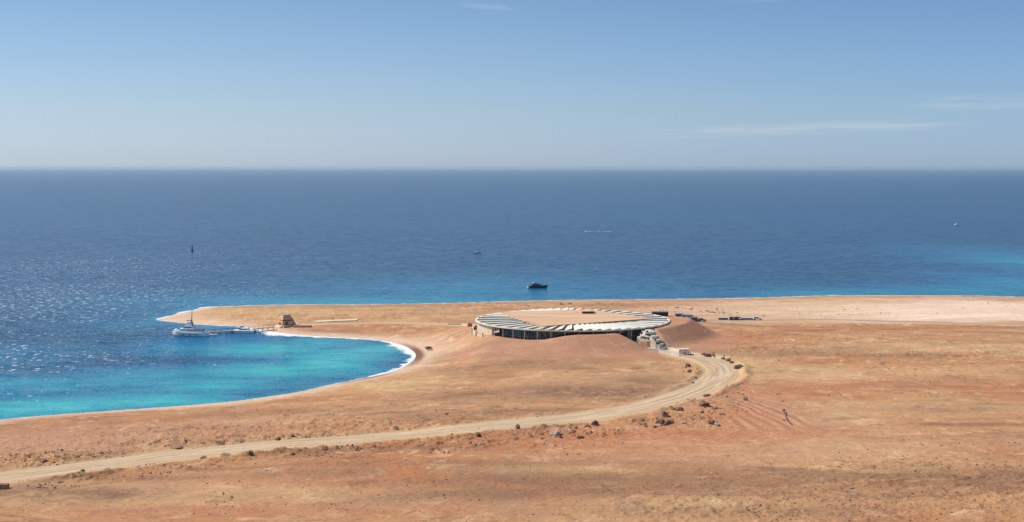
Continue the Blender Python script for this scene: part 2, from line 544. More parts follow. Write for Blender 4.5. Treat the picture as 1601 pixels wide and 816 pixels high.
class MB:
    def __init__(s):
        s.v, s.f = [], []

    def add(s, vs_, fs):
        o = len(s.v)
        s.v += [tuple(float(q) for q in p) for p in vs_]
        s.f += [tuple(i + o for i in f) for f in fs]
        return s

    def box(s, c, sz, rz=0.0, taper=1.0):
        """box with its base centre at c"""
        hx, hy, h = sz[0] / 2, sz[1] / 2, sz[2]
        cs, sn = math.cos(rz), math.sin(rz)
        vv = []
        for z, k in ((0, 1.0), (h, taper)):
            for sx, sy in ((-1, -1), (1, -1), (1, 1), (-1, 1)):
                x, y = sx * hx * k, sy * hy * k
                vv.append((c[0] + x * cs - y * sn, c[1] + x * sn + y * cs, c[2] + z))
        return s.add(vv, [(3, 2, 1, 0), (4, 5, 6, 7), (0, 1, 5, 4), (1, 2, 6, 5), (2, 3, 7, 6), (3, 0, 4, 7)])

    def prism(s, poly, z0, z1, top=None):
        n = len(poly)
        top = top or poly
        zf = (lambda z, i: z[i] if hasattr(z, '__len__') else z)
        vv = [(p[0], p[1], zf(z0, i)) for i, p in enumerate(poly)] + [(p[0], p[1], zf(z1, i)) for i, p in enumerate(top)]
        return s.add(vv, [tuple(range(n - 1, -1, -1)), tuple(range(n, 2 * n))] + [(i, (i + 1) % n, n + (i + 1) % n, n + i) for i in range(n)])

    def tube(s, p0, p1, r0, r1=None, n=8):
        r1 = r0 if r1 is None else r1
        a, b = Vector(p0), Vector(p1)
        d = (b - a).normalized()
        q = d.to_track_quat('Z', 'Y')
        vv = []
        for p, r in ((a, r0), (b, r1)):
            for k in range(n):
                t = 2 * math.pi * k / n
                vv.append(p + q @ Vector((math.cos(t) * r, math.sin(t) * r, 0)))
        return s.add(vv, [tuple(range(n - 1, -1, -1)), tuple(range(n, 2 * n))] + [(i, (i + 1) % n, n + (i + 1) % n, n + i) for i in range(n)])

    def loft(s, secs, cap=True):
        n = len(secs[0])
        vv = [p for sec in secs for p in sec]
        ff = []
        for j in range(len(secs) - 1):
            for i in range(n):
                ff.append((j * n + i, j * n + (i + 1) % n, (j + 1) * n + (i + 1) % n, (j + 1) * n + i))
        if cap:
            ff += [tuple(range(n - 1, -1, -1)), tuple(range((len(secs) - 1) * n, len(secs) * n))]
        return s.add(vv, ff)

    def ball(s, c, r, sz=(1, 1, 1), nu=10, nv=6):
        secs = []
        for j in range(1, nv):
            t = math.pi * j / nv
            secs.append([(c[0] + r * sz[0] * math.sin(t) * math.cos(2 * math.pi * i / nu), c[1] + r * sz[1] * math.sin(t) * math.sin(2 * math.pi * i / nu),
                          c[2] - r * sz[2] * math.cos(t)) for i in range(nu)])
        return s.loft(secs)

    def build(s, name, mat, parent=None, smooth=False, bevel=0.0):
        me = bpy.data.meshes.new(name)
        me.from_pydata(s.v, [], s.f)
        bm = bmesh.new()
        bm.from_mesh(me)
        bmesh.ops.recalc_face_normals(bm, faces=bm.faces)
        if bevel:
            bmesh.ops.bevel(bm, geom=bm.edges, offset=bevel, segments=1, affect='EDGES')
        bm.to_mesh(me)
        bm.free()
        if smooth:
            me.polygons.foreach_set('use_smooth', [True] * len(me.polygons))
        me.materials.append(mat)
        o = bpy.data.objects.new(name, me)
        COL.objects.link(o)
        o.parent = parent
        return o


def grid_mesh(name, X, Y, Z, mat, attrs=None, keep=None, smooth=True):
    nr, nc = X.shape
    me = bpy.data.meshes.new(name)
    co = np.stack([X, Y, Z], -1).reshape(-1, 3).astype(np.float32)
    i = np.arange(nr * nc).reshape(nr, nc)
    q = np.stack([i[:-1, :-1], i[:-1, 1:], i[1:, 1:], i[1:, :-1]], -1)
    if keep is not None:
        q = q[keep]
    q = q.reshape(-1, 4).astype(np.int32)
    me.vertices.add(len(co))
    me.vertices.foreach_set('co', co.ravel())
    me.loops.add(q.size)
    me.loops.foreach_set('vertex_index', q.ravel())
    me.polygons.add(len(q))
    me.polygons.foreach_set('loop_start', np.arange(len(q), dtype=np.int32) * 4)
    me.polygons.foreach_set('use_smooth', np.full(len(q), smooth))
    me.update(calc_edges=True)
    for k, v in (attrs or {}).items():
        a = me.attributes.new(k, 'FLOAT', 'POINT')
        a.data.foreach_set('value', np.asarray(v, np.float32).ravel())
    me.materials.append(mat)
    o = bpy.data.objects.new(name, me)
    COL.objects.link(o)
    return o


def blob(x, y, pts):
    """soft union of gaussian spots given as (px, py, half width m, half depth m, strength)"""
    s = np.zeros(x.shape)
    for px, py, sx, sy, k in pts:
        c = G(px, py) if py > 464 else P(px, py, 3.0)
        s = np.maximum(s, k * np.exp(-((x - c[0]) / sx) ** 2 - ((y - c[1]) / sy) ** 2))
    return s


# ------------------------------------------------------------------ ground
D0, D1 = 40.0, 1400.0
rows = np.concatenate([np.linspace(-60, 255, 40, endpoint=False), 1 / np.linspace(1 / 255.0, 1 / 1010.0, 1000), [1050, 1150, 1300, 1500]])
us = np.concatenate([np.linspace(-2.2, -0.42, 50, endpoint=False), np.linspace(-0.42, 0.42, 1150), np.linspace(0.42, 2.2, 51)[1:]])
Yg, Ug = np.meshgrid(rows, us, indexing='ij')
Xg = Ug * np.maximum(Yg, 255.0)
hb = base_h(Xg, Yg)
S = bil(SDG, Xg, Yg)
d1, a1 = polydist(Xg, Yg, RD)
dF, _ = polydist(Xg, Yg, FR)
dW, _ = polydist(Xg, Yg, WK)
rB = np.hypot(Xg - BX, Yg - BY)
dV, _ = polydist(Xg - BX, Yg - BY, VAL)
onroad = np.maximum(np.maximum(1 - ss(d1, RW - 0.5, RW + 2.5), 1 - ss(dF, 2.5, 5)), np.maximum(1 - ss(dW, 2, 4), (1 - ss(dV, 4, 6)) * (rB < 110)))
land = ss(S, 0.5, 12)
calm = land * (1 - onroad)
nb = 1 - ss(rB, 62, 78) * 1.0
rub_zone = blob(Xg, Yg, [(120, 716, 50, 9, 1), (20, 725, 30, 12, .8), (330, 690, 40, 8, .9), (480, 684, 40, 6, 1), (560, 665, 40, 14, .6), (330, 672, 30, 14, .6),
                         (90, 745, 18, 5, 1), (200, 730, 20, 5, .9), (300, 716, 22, 4, .7), (470, 702, 30, 6, .8), (540, 700, 25, 5, .9), (640, 696, 30, 6, .7), (690, 686, 15, 4, .8),
                         (880, 678, 28, 9, .9), (1040, 655, 20, 10, .9), (760, 688, 12, 7, .6), (1140, 630, 14, 18, .5), (1100, 580, 6, 14, .8), (1200, 790, 40, 20, .35),
                         (1500, 760, 50, 30, .35), (1000, 615, 40, 12, .3), (1180, 548, 40, 12, .5), (1450, 555, 60, 14, .5), (1280, 530, 40, 20, .4), (800, 480, 120, 25, .35), (600, 490, 90, 25, .3)])
rub = np.clip(rub_zone + 0.15, 0, 1) * calm * (1 - 0.9 * nb)
small = (0.9 * fbm(Xg / 7, Yg / 6, 21, 4, 0.55) * (0.35 + rub) + 3.2 * rub * np.maximum(0, fbm(Xg / 2.4, Yg / 2.6, 33, 4, 0.65) + 0.02)) * calm * (1 - 0.75 * nb)
# scored sand east of the bend: concentric wheel furrows
sw = blob(Xg, Yg, [(1205, 642, 9, 34, 1.3), (1182, 612, 6.5, 34, 1.1), (1235, 618, 9, 14, .8), (1170, 662, 8, 14, .8)])
sw = ss(sw, 0.25, 0.8)
ph = (Xg - 0.03 * (Yg - 450) + 0.0012 * (Yg - 475) ** 2 * np.sign(475 - Yg) + 6 * fbm(Xg / 16, Yg / 40, 55, 3)) / (1 + 0.006 * (475 - Yg))
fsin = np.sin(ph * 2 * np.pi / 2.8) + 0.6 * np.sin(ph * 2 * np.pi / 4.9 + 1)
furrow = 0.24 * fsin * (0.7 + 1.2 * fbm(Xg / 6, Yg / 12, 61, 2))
# heaps along the far side of the road
Zg = hb + small * (1 - sw) + furrow * sw * calm
wr = np.exp(-((d1 - 9.5 - 4 * fbm(Xg / 15, Yg / 15, 44, 2)) / 1.5) ** 2) * ss(fbm(Xg / 26, Yg / 20, 45, 3), -0.08, 0.12)
Zg = Zg + wr * (0.55 + 1.6 * np.abs(fbm(Xg / 3, Yg / 3, 46, 3, .6))) * (1 - ss(rB, 90, 70)) * land
Zg = np.where(rB < 41.6, 5.6, Zg)
Zg = Zg - 0.12 * onroad * (S > 0)
rillmask = ((rB > 44) & (rB < 66)) * ss(np.abs(hb - 9), 4.5, 1.5)
thB = np.degrees(np.arctan2(Xg - BX, -(Yg - BY)))
Zg = Zg + rillmask * np.where(thB > 30, 0.30, 0.10) * fbm(thB * 0.7, rB * 0.15, 71, 3)
fs = ss(S, 0, 3)
wob = fbm(Xg / 22, Yg / 16, 81, 3)
pale = blob(Xg, Yg, [(1500, 480, 130, 62, 1), (1620, 490, 120, 60, 1), (1380, 478, 90, 26, .9), (1250, 476, 70, 22, .6), (1560, 497, 60, 14, .9), (1660, 505, 60, 20, .8)]) * (Yg > 0)
pale = np.clip(pale * 1.35 + wob * 0.5 * (pale > 0.05), 0, 1) * (1 - ss(Yg - (P(1400, 503, 4)[1]), 0, -26))
pale = np.maximum(pale, 0.75 * (1 - ss(S, 8, 30)) * blob(Xg, Yg, [(330, 495, 30, 30, 1), (640, 545, 60, 50, .8), (380, 490, 40, 20, 0.7)]))
yellow = blob(Xg, Yg, [(1150, 560, 22, 34, .8), (1300, 545, 60, 30, .5), (1480, 540, 70, 30, .55), (380, 490, 60, 50, .6), (520, 490, 60, 40, .6), (950, 705, 30, 8, .5), (350, 775, 60, 14, .5),
                       (1400, 640, 45, 20, .45), (615, 598, 28, 28, .9), (860, 735, 28, 7, .6), (1250, 480, 60, 40, .7), (1280, 700, 40, 10, .5), (1350, 585, 60, 18, .45), (1000, 790, 40, 8, .4)])
yellow = np.clip(yellow + wob * 0.5 * (yellow > 0.05), 0, 1)
rosy = np.clip(1 - ss(rB, 62, 82), 0, 1) * (rB > 41) * (1 - ss(thB, 100, 130)) * ss(thB, -75, -30) * 0.8
rosy = np.maximum(rosy, blob(Xg, Yg, [(1200, 640, 14, 45, .9), (70, 690, 48, 26, .75), (260, 672, 45, 14, .6), (1030, 715, 36, 10, .6), (1250, 705, 30, 8, .5), (1450, 690, 50, 14, .4), (700, 790, 40, 8, .4)]))
red = blob(Xg, Yg, [(860, 690, 40, 12, .85), (1040, 680, 40, 17, .95), (1130, 650, 18, 24, .85), (1000, 700, 30, 9, .7), (1100, 690, 30, 12, .65), (480, 745, 50, 9, .45), (340, 800, 45, 6, .75), (1250, 610, 40, 20, .4), (1450, 600, 50, 16, .35), (1150, 530, 30, 30, .6)])
darks = blob(Xg, Yg, [(930, 612, 30, 24, .85), (1010, 600, 16, 26, .75), (760, 618, 25, 16, .5), (870, 642, 34, 9, .65), (680, 650, 14, 8, .5), (80, 770, 45, 9, .75), (250, 748, 32, 6, .55), (470, 742, 50, 7, .55), (760, 750, 48, 10, .65), (880, 772, 55, 8, .65),
                      (1100, 735, 24, 7, .5), (1560, 745, 36, 14, .5), (1150, 800, 55, 6, .45), (430, 645, 34, 12, .45), (1480, 640, 34, 7, .45), (1220, 552, 40, 12, .45), (1370, 556, 30, 8, .6), (1050, 590, 8, 16, .5), (820, 575, 50, 16, .35), (600, 725, 40, 5, .4), (1000, 475, 40, 12, .35)])
darks = np.clip(darks * 1.25 + wob * 0.9 * (darks > 0.08), 0, 0.9) * calm
verge = np.clip((1 - ss(d1, RW, RW + 4.5 + 5 * wob)) , 0, 1)
verge = np.maximum(verge, 0.6 * (1 - ss(dF, 3, 7)))
verge = np.maximum(verge, 0.7 * (1 - ss(dW, 2, 5)))
bayend = blob(Xg, Yg, [(655, 553, 26, 32, 1.2), (610, 590, 25, 14, .8)])
wet = (1 - ss(S, 2.2, 5.5)) * (0.35 + 0.65 * np.clip(bayend, 0, 1)) * ss(bayend + 0.15, 0.2, 0.6)
sand = (1 - ss(S, 3 + 3 * wob, 14 + 12 * wob)) * (0.9 - 0.35 * ss(Yg, 470, 440)) * (1 - wet)
sand = np.where(S > -3, sand, 0)
keep = None
qn = Zg
far = (Zg[:-1, :-1] > -7.4) | (Zg[1:, 1:] > -7.4)
mg = ground_material()
gobj = grid_mesh("ground", Xg, Yg, Zg, mg, dict(pale=pale, yellow=yellow * (1 - sand), rosy=rosy, redsoil=red * calm, darksoil=darks, verge=verge,
                                            wet=wet, sand=sand, rubble=rub, trough_shade=sw * ss(-fsin, 0.1, 1.1)), keep=far)
tag(gobj, kind='structure', label='bare orange brown desert land running out into a spit beside the bay')


# ------------------------------------------------------------------ roads
def ribbon(name, line, half, mat, nacross=21, lift=0.05, ragged=0.7, seed=5, label=None):
    # resample
    seg = np.hypot(*np.diff(line[:, :2], axis=0).T)
    s = np.concatenate([[0], np.cumsum(seg)])
    n = int(s[-1] / 0.8)
    t = np.linspace(0, s[-1], n)
    x, y = np.interp(t, s, line[:, 0]), np.interp(t, s, line[:, 1])
    k = 7
    ker = np.ones(k) / k
    xp, yp = np.pad(x, k // 2, 'edge'), np.pad(y, k // 2, 'edge')
    x, y = np.convolve(xp, ker, 'valid'), np.convolve(yp, ker, 'valid')
    tx, ty = np.gradient(x), np.gradient(y)
    L = np.hypot(tx, ty)
    nx, ny = -ty / L, tx / L
    a = np.linspace(-1, 1, nacross)
    hl = half + ragged * 2 * fbm(t / 6, t * 0, seed, 4, 0.6)
    hr = half + ragged * 2 * fbm(t / 6, t * 0 + 50, seed, 4, 0.6)
    off = np.where(a[None] < 0, a[None] * hl[:, None], a[None] * hr[:, None])
    X, Y = x[:, None] + nx[:, None] * off, y[:, None] + ny[:, None] * off
    Z = base_h(X, Y) + lift - 0.16 * ss(np.abs(a), 0.93, 1.0)[None]
    Z = Z + 0.05 * (np.cos(a * 12.0) * (np.abs(a) < 0.8))[None]
    A = np.broadcast_to(a[None], X.shape)
    T = np.broadcast_to(t[:, None], X.shape)
    o = grid_mesh(name, X, Y, Z, mat, dict(across=A, along=T))
    return tag(o, label, kind='structure')


m_road = road_material("dirt_road_surface", (0.47, 0.32, 0.195), (0.64, 0.48, 0.31), (0.43, 0.31, 0.20))
m_farroad = road_material("grey_road_surface", (0.33, 0.24, 0.17), (0.45, 0.33, 0.23), (0.36, 0.28, 0.21))
ribbon("dirt_road", RD, RW, m_road, label='pale unpaved road sweeping up from the left and bending to the round building')
ribbon("coast_road", FR, 2.8, m_farroad, 9, 0.05, 0.3, 15, label='thin straight road along the far shore')
ribbon("footpath", WK, 1.8, m_road, 9, 0.05, 0.3, 25, label='pale path from the beach pavilion to the round building')
VW = VAL + np.array([BX, BY])
m_pave = simple("pale_paving", (0.62, 0.50, 0.36), 0.85, 0.08, 0.6)
m_pv2 = road_material("forecourt_paving", (0.60, 0.47, 0.32), (0.66, 0.54, 0.38), (0.55, 0.43, 0.30))
ribbon("forecourt", catmull(VW, 6)[6:], 4.0, m_pv2, 9, 0.06, 0.1, 35, label='pale paved way down into the building entrance')

# ------------------------------------------------------------------ sea
rows = np.concatenate([np.linspace(150, 380, 30, endpoint=False), 1 / np.linspace(1 / 380.0, 1 / 1000.0, 520, endpoint=False),
                       1 / np.linspace(1 / 1000.0, 1 / 60000.0, 220)])
us = np.concatenate([np.linspace(-2.6, -0.42, 50, endpoint=False), np.linspace(-0.42, 0.42, 620), np.linspace(0.42, 2.6, 51)[1:]])
Yw, Uw = np.meshgrid(rows, us, indexing='ij')
Xw = Uw * Yw
Sw = -bil(SDG, Xw, Yw)
nearw = (Yw < 940) & (np.abs(Xw) < 560)
Fw = bil(FWG, Xw, Yw)
dist = np.where(nearw & (Yw < 900), Sw, np.maximum(Sw, 60))


def wblob(pts):
    s = np.zeros(Xw.shape)
    for px, py, sx, sy, k in pts:
        c = P(px, py, 0)
        s = np.maximum(s, k * np.exp(-((Xw - c[0]) / sx) ** 2 - ((Yw - c[1]) / sy) ** 2))
    return s


shal = 0.62 * np.exp(-np.maximum(Sw, 0) / 14.0) * nearw
bay = wblob([(590, 548, 20, 30, .85), (520, 565, 36, 52, .95), (420, 580, 42, 40, .85), (330, 600, 40, 34, .78), (420, 545, 40, 40, .8), (240, 625, 40, 26, .85), (100, 635, 50, 24, .85),
             (0, 640, 50, 28, .75), (-150, 650, 60, 30, .7), (60, 600, 60, 34, .58), (220, 590, 44, 40, .66), (300, 545, 34, 40, .5), (-40, 560, 90, 50, .3), (500, 535, 40, 30, .75)])
off = wblob([(560, 474, 110, 90, .52), (700, 470, 90, 110, .47), (420, 472, 100, 80, .42), (330, 480, 60, 60, .30), (760, 460, 140, 170, .36), (900, 464, 130, 90, .33),
             (1290, 460, 70, 50, .50), (1400, 458, 120, 60, .45), (1590, 442, 60, 110, .46), (1670, 415, 90, 260, .45), (1500, 455, 90, 70, .45), (230, 505, 40, 40, .3)])
shal = np.clip(np.maximum(np.maximum(shal, bay), off) - wblob([(620, 568, 14, 16, .3), (560, 594, 22, 4, .15), (200, 560, 60, 40, .15)]), 0, 1)
vivid_shade = wblob([(340, 530, 28, 14, .75), (400, 528, 22, 14, .6), (290, 537, 18, 10, .6), (330, 517, 12, 16, .7)])
wobw = fbm(Xw / 6, Yw / 6, 91, 4)
foam = np.clip(1.15 - np.maximum(Sw, 0) / np.maximum(Fw * (0.62 + 1.3 * wobw), 0.25), 0, 1) * nearw * (Sw > -4)
foam = np.maximum(foam, 0.62 * np.clip(wblob([(345, 483.5, 14, 3.2, 1)]), 0, 1) * (wobw > -0.1))
painted_glitter = wblob([(60, 470, 170, 300, 1), (-60, 560, 120, 100, .95), (100, 420, 240, 420, .8), (0, 620, 50, 30, .7), (300, 400, 200, 300, .45), (230, 560, 50, 60, .3), (120, 340, 500, 500, .5)])
mw = water_material()
wobj = grid_mesh("sea", Xw, Yw, np.zeros_like(Xw), mw, dict(shallow=shal, foam=foam, vivid_shade=vivid_shade, painted_glitter=painted_glitter))
tag(wobj, kind='structure', label='blue open sea with a turquoise bay')


# ------------------------------------------------------------------ object materials
M = dict(
    white=simple("white_paint", (0.87, 0.87, 0.86), 0.4, 0.05, 1.5),
    panel=simple("off_white_panel", (0.74, 0.71, 0.60), 0.55, 0.08, 0.35),
    grey=simple("grey_paint", (0.36, 0.37, 0.40), 0.5, 0.1, 1.0),
    deckw=simple("boat_deck", (0.74, 0.74, 0.76), 0.6, 0.1, 1.5),
    hullp=simple("warm_white_hull", (0.90, 0.87, 0.86), 0.35, 0.05, 0.8),
    stone=simple("pale_stone", (0.66, 0.55, 0.40), 0.85, 0.1, 0.5, bump=0.4, streak=(1, 1, 4)),
    plaster=simple("cream_plaster", (0.76, 0.69, 0.56), 0.85, 0.06, 0.6),
    sandroof=simple("sand_covered_roof", (0.62, 0.385, 0.23), 0.95, 0.12, 0.10, bump=0.3, streak=(0.4, 1.6, 1)),
    rammed=simple("ochre_rammed_earth", (0.60, 0.34, 0.19), 0.9, 0.14, 1.2, bump=0.4, streak=(0.4, 0.4, 5)),
    redwall=simple("red_brown_wall", (0.36, 0.15, 0.09), 0.85, 0.15, 0.8),
    dark=simple("dark_interior", (0.035, 0.034, 0.036), 0.8, 0.2, 0.5),
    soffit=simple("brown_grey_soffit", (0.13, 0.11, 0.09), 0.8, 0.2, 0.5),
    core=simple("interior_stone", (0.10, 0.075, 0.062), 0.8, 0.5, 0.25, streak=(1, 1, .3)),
    darkblue=simple("dark_blue_metal", (0.045, 0.065, 0.12), 0.45, 0.2, 1.0),
    slate=simple("slate_blue_metal", (0.12, 0.15, 0.22), 0.5, 0.2, 1.0),
    navy=simple("navy_hull", (0.018, 0.022, 0.035), 0.35, 0.2, 1.0),
    mast=simple("blue_grey_mast", (0.16, 0.27, 0.33), 0.5, 0.1, 2.0),
    win=simple("dark_glass", (0.02, 0.026, 0.035), 0.12, 0.1, 1.0, spec=0.6),
    wood=simple("weathered_deck_boards", (0.36, 0.29, 0.25), 0.85, 0.2, 2.0, streak=(4, .4, 1)),
    pile=simple("dark_timber", (0.09, 0.07, 0.065), 0.85, 0.2, 2.0),
    concrete=simple("grey_concrete", (0.30, 0.30, 0.31), 0.85, 0.1, 1.0),
    rock=simple("dark_brown_rock", (0.17, 0.095, 0.062), 0.92, 0.5, 0.9, bump=0.8),
    rock2=simple("brown_rock", (0.27, 0.15, 0.095), 0.92, 0.4, 0.9, bump=0.8),
    rockg=simple("grey_rock", (0.34, 0.29, 0.26), 0.92, 0.25, 0.9, bump=0.8),
    leaf=simple("green_leaf", (0.15, 0.20, 0.03), 0.7, 0.5, 2.0),
    dleaf=simple("dark_dry_twigs", (0.06, 0.045, 0.03), 0.8, 0.4, 2.0),
    pleaf=simple("planter_leaf", (0.05, 0.085, 0.035), 0.7, 0.4, 2.0),
    stem=simple("woody_stem", (0.13, 0.09, 0.06), 0.9, 0.2, 2.0),
    skin=simple("skin", (0.35, 0.2, 0.13), 0.6, 0.05, 5.0),
    cloth_w=simple("white_cloth", (0.75, 0.74, 0.72), 0.9, 0.05, 5.0),
    cloth_d=simple("dark_cloth", (0.04, 0.045, 0.06), 0.9, 0.1, 5.0),
    cloth_b=simple("blue_cloth", (0.10, 0.15, 0.26), 0.9, 0.1, 5.0),
    hair=simple("dark_hair", (0.02, 0.016, 0.014), 0.7, 0.1, 5.0),
    tyre=simple("tyre_rubber", (0.02, 0.02, 0.02), 0.8, 0.1, 5.0),
    carw=simple("white_car_paint", (0.72, 0.73, 0.75), 0.3, 0.03, 1.0),
    carb=simple("blue_grey_car_paint", (0.16, 0.2, 0.28), 0.3, 0.05, 1.0),
    card=simple("black_car_paint", (0.025, 0.025, 0.03), 0.3, 0.05, 1.0),
    foam=simple("sea_foam", (0.8, 0.82, 0.84), 0.8, 0.05, 1.0),
)


def glass_mat():
    m, nt, b = new_mat("tinted_facade_glass")
    nt.nodes.remove(b)
    tr = nt.nodes.new('ShaderNodeBsdfTransparent')
    tr.inputs[0].default_value = (0.55, 0.62, 0.64, 1)
    gl = nt.nodes.new('ShaderNodeBsdfGlossy')
    gl.inputs['Color'].default_value = (0.8, 0.85, 0.9, 1)
    gl.inputs['Roughness'].default_value = 0.05
    fr = nt.nodes.new('ShaderNodeFresnel')
    fr.inputs[0].default_value = 1.5
    mx = nt.nodes.new('ShaderNodeMixShader')
    nt.links.new(fr.outputs[0], mx.inputs[0])
    nt.links.new(tr.outputs[0], mx.inputs[1])
    nt.links.new(gl.outputs[0], mx.inputs[2])
    nt.links.new(mx.outputs[0], nt.nodes['Material Output'].inputs[0])
    return m


M['glass'] = glass_mat()

# ------------------------------------------------------------------ the round building
B0 = 5.6
bld = empty("round_building", (BX, BY, B0), 0, 'large low round building with slatted white ring roof and sand coloured square deck', 'building')


def pol(th, r):
    t = R(th)
    return (r * math.sin(t), -r * math.cos(t))


def arc(b, t0, t1, r0, r1, z0, z1, n=24):
    secs = []
    for i in range(n + 1):
        th = t0 + (t1 - t0) * i / n
        a, c = pol(th, r0), pol(th, r1)
        zz0, zz1 = (z0(th) if callable(z0) else z0), (z1(th) if callable(z1) else z1)
        secs.append([(a[0], a[1], zz0), (c[0], c[1], zz0), (c[0], c[1], zz1), (a[0], a[1], zz1)])
    return b.loft(secs, cap=abs(t1 - t0) < 359)


def rz_(th):                                               # the ring roof leans up a little away from the camera
    return 7.85 - 0.12 * math.cos(R(th))


MB().prism([pol(t, 41.3) for t in range(0, 360, 6)], 0.0, 0.12).build("floor", M['stone'], bld)
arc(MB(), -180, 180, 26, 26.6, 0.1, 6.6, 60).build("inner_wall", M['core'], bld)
arc(MB(), -57, 100, 30, 37.5, 3.6, 3.9, 40).build("mezzanine", M['grey'], bld)
arc(MB(), -26, -12, 34.6, 35.4, 0.1, 6.7, 8).build("feature_wall", M['redwall'], bld)
arc(MB(), 20, 36, 33.0, 33.6, 0.1, 6.7, 8).build("feature_wall", M['core'], bld)
arc(MB(), -57, 110, 38.0, 38.06, 0.12, 6.75, 60).build("glass_wall", M['glass'], bld)
fr = MB()
for k in range(0, 84):
    th = -57 + k * 2.0
    x, y = pol(th, 38.1)
    fr.box((x, y, 0.12), (0.10, 0.16, 6.6), R(th))
for z in (3.7, 6.55):
    arc(fr, -57, 110, 37.95, 38.2, z, z + 0.16, 60)
fr.build("window_frame", M['grey'], bld)
sw_ = MB()
arc(sw_, -112, -57, 41.0, 41.9, -1.0, 7.0, 24)
arc(sw_, -100, -60, 43.6, 44.1, -1.0, lambda t: 4.4 - (t + 96) * 0.05, 18)
sw_.build("stone_wall", M['stone'], bld)
for th in (-84, -72, -62):
    x, y = pol(th, 44.4)
    MB().box((x, y, -1), (0.5, 0.7, 5.4), R(th)).build("buttress", M['plaster'], bld)
arc(MB(), -57, -10, 39.0, 39.35, 0.1, lambda t: 2.0 + 0.9 * math.cos(R(t * 3)), 30).build("parapet_wall", M['stone'], bld)
# pockets of green behind the glass
pg = MB()
rnd = random.Random(3)
for k in range(260):
    th = rnd.uniform(-56, -35) if k % 3 else rnd.uniform(18, 45)
    x, y = pol(th, rnd.uniform(36.2, 37.4))
    z = rnd.uniform(0.3, 3.4)
    a = rnd.uniform(0, 6.28)
    pg.add([(x, y, z), (x + .5 * math.cos(a), y + .5 * math.sin(a), z + .2), (x, y + .1, z + .7)], [(0, 1, 2)])
tag(pg.build("indoor_planting", M['pleaf'], bld), kind="stuff")
# roof deck
DQ = [(-33.0, 26.0), (-13.4, -31.0), (35.0, -2.0), (10.0, 37.0)]
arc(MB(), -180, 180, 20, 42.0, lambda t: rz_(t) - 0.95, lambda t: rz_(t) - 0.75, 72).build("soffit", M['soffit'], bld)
MB().prism(DQ, 6.6, [8.3, 8.25, 8.3, 8.4]).build("roof_deck", M['sandroof'], bld)
cop = MB()
for i in range(4):
    a, c = DQ[i], DQ[(i + 1) % 4]
    if i in (0, 2):
        d = Vector((c[0] - a[0], c[1] - a[1], 0)).normalized()
        n = Vector((-d.y, d.x, 0)) * -1
        cop.prism([(a[0], a[1]), (c[0], c[1]), (c[0] + n.x * 0.18, c[1] + n.y * 0.18), (a[0] + n.x * .18, a[1] + n.y * .18)], 7.4, 8.36)
cop.build("coping", M['sandroof'], bld)
sk = empty("skylight", (6.5, 20.5, 8.36))
sk.parent = bld
MB().add([(-6, 4.5, -.1), (4.8, 4.5, -.1), (4.8, 4.6, .1), (-6, 4.6, .1), (-1.5, -2.6, -.1), (4.3, -2.2, -.1), (4.3, -2.2, 1.1), (-1.5, -2.6, 1.0)],
         [(0, 1, 2, 3), (4, 7, 6, 5), (0, 4, 5, 1), (3, 2, 6, 7), (0, 3, 7, 4), (1, 5, 6, 2)]).build("skylight_roof", M['sandroof'], sk)
MB().box((1.5, -2.68, .05), (5.0, .12, .8)).build("skylight_opening_shade", M['dark'], sk)  # dark opening, also painting in the shadow on the wedge's front face
arc(MB(), -180, 180, 42.0, 42.8, lambda t: rz_(t) - 0.55, lambda t: rz_(t) - 0.05, 90).build("roof_rim", M['panel'], bld)
# radial shade panels between the square deck and the rim


def quad_hit(th):
    dx, dy = pol(th, 1.0)
    best = None
    for i in range(4):
        a, c = DQ[i], DQ[(i + 1) % 4]
        ex, ey = c[0] - a[0], c[1] - a[1]
        det = dx * -ey + dy * ex
        if abs(det) < 1e-9:
            continue
        t = (a[0] * -ey + a[1] * ex) / det
        u = (dx * a[1] - dy * a[0]) / det
        if t > 0 and -1e-6 <= u <= 1 + 1e-6:
            best = t if best is None else min(best, t)
    return best or 40


THS, t_a = [], -180.0
while t_a < 180:
    st_a = 5.4 + 6.6 * math.sin(R(t_a)) ** 2
    THS.append((t_a + st_a / 2, st_a))
    t_a += st_a
for th, pt in THS:
    sd2 = abs(math.sin(R(th)))
    hw = pt / 2 * (0.90 - 0.34 * sd2)
    r0a, r0b = quad_hit(th - hw * .8), quad_hit(th + hw * .8)
    if min(r0a, r0b) > 40.8:
        continue
    gap = 2.4 if -60 < th < 80 else 0.3
    z = rz_(th)
    secs = []
    tl = Vector((*pol(th + 90, 1.0), 0))
    lo, hi = z, z + 0.12 + 0.70 * max(0, 1 - 1.5 * abs(tl.y))
    if tl.x * sd_.x + tl.y * sd_.y > 0:
        lo, hi = hi, lo
    aa, ab, ba, bb = pol(th - hw * .93, min(r0a + gap, 41)), pol(th - hw * .93, 42.3), pol(th + hw * .80, min(r0b + gap, 41)), pol(th + hw * .80, 42.3)
    if th > 0 and th < 100:
        pass
    t_ = 0.22 if abs(th) < 115 else 0.6
    pm = MB().add([(*aa, lo), (*ab, lo), (*bb, hi), (*ba, hi), (*aa, lo - t_), (*ab, lo - t_), (*bb, hi - t_), (*ba, hi - t_)],
                  [(0, 1, 2, 3), (7, 6, 5, 4), (0, 4, 5, 1), (1, 5, 6, 2), (2, 6, 7, 3), (3, 7, 4, 0)])
    
    pm.build("roof_panel", M['panel'], bld)
cm = MB().tube((0, 0, 0), (0, 0, 1), 0.14, n=8)
first = None
for k in range(44):
    th = -180 + 360 * k / 44 + 1.5
    x, y = pol(th, 41.2)
    if first is None:
        first = cm.build("column", M['white'], bld)
        c = first
    else:
        c = first.copy()
        COL.objects.link(c)
        c.parent = bld
    c.location = (x, y, 0.1)
    c.scale = (1, 1, rz_(th) - 0.6)
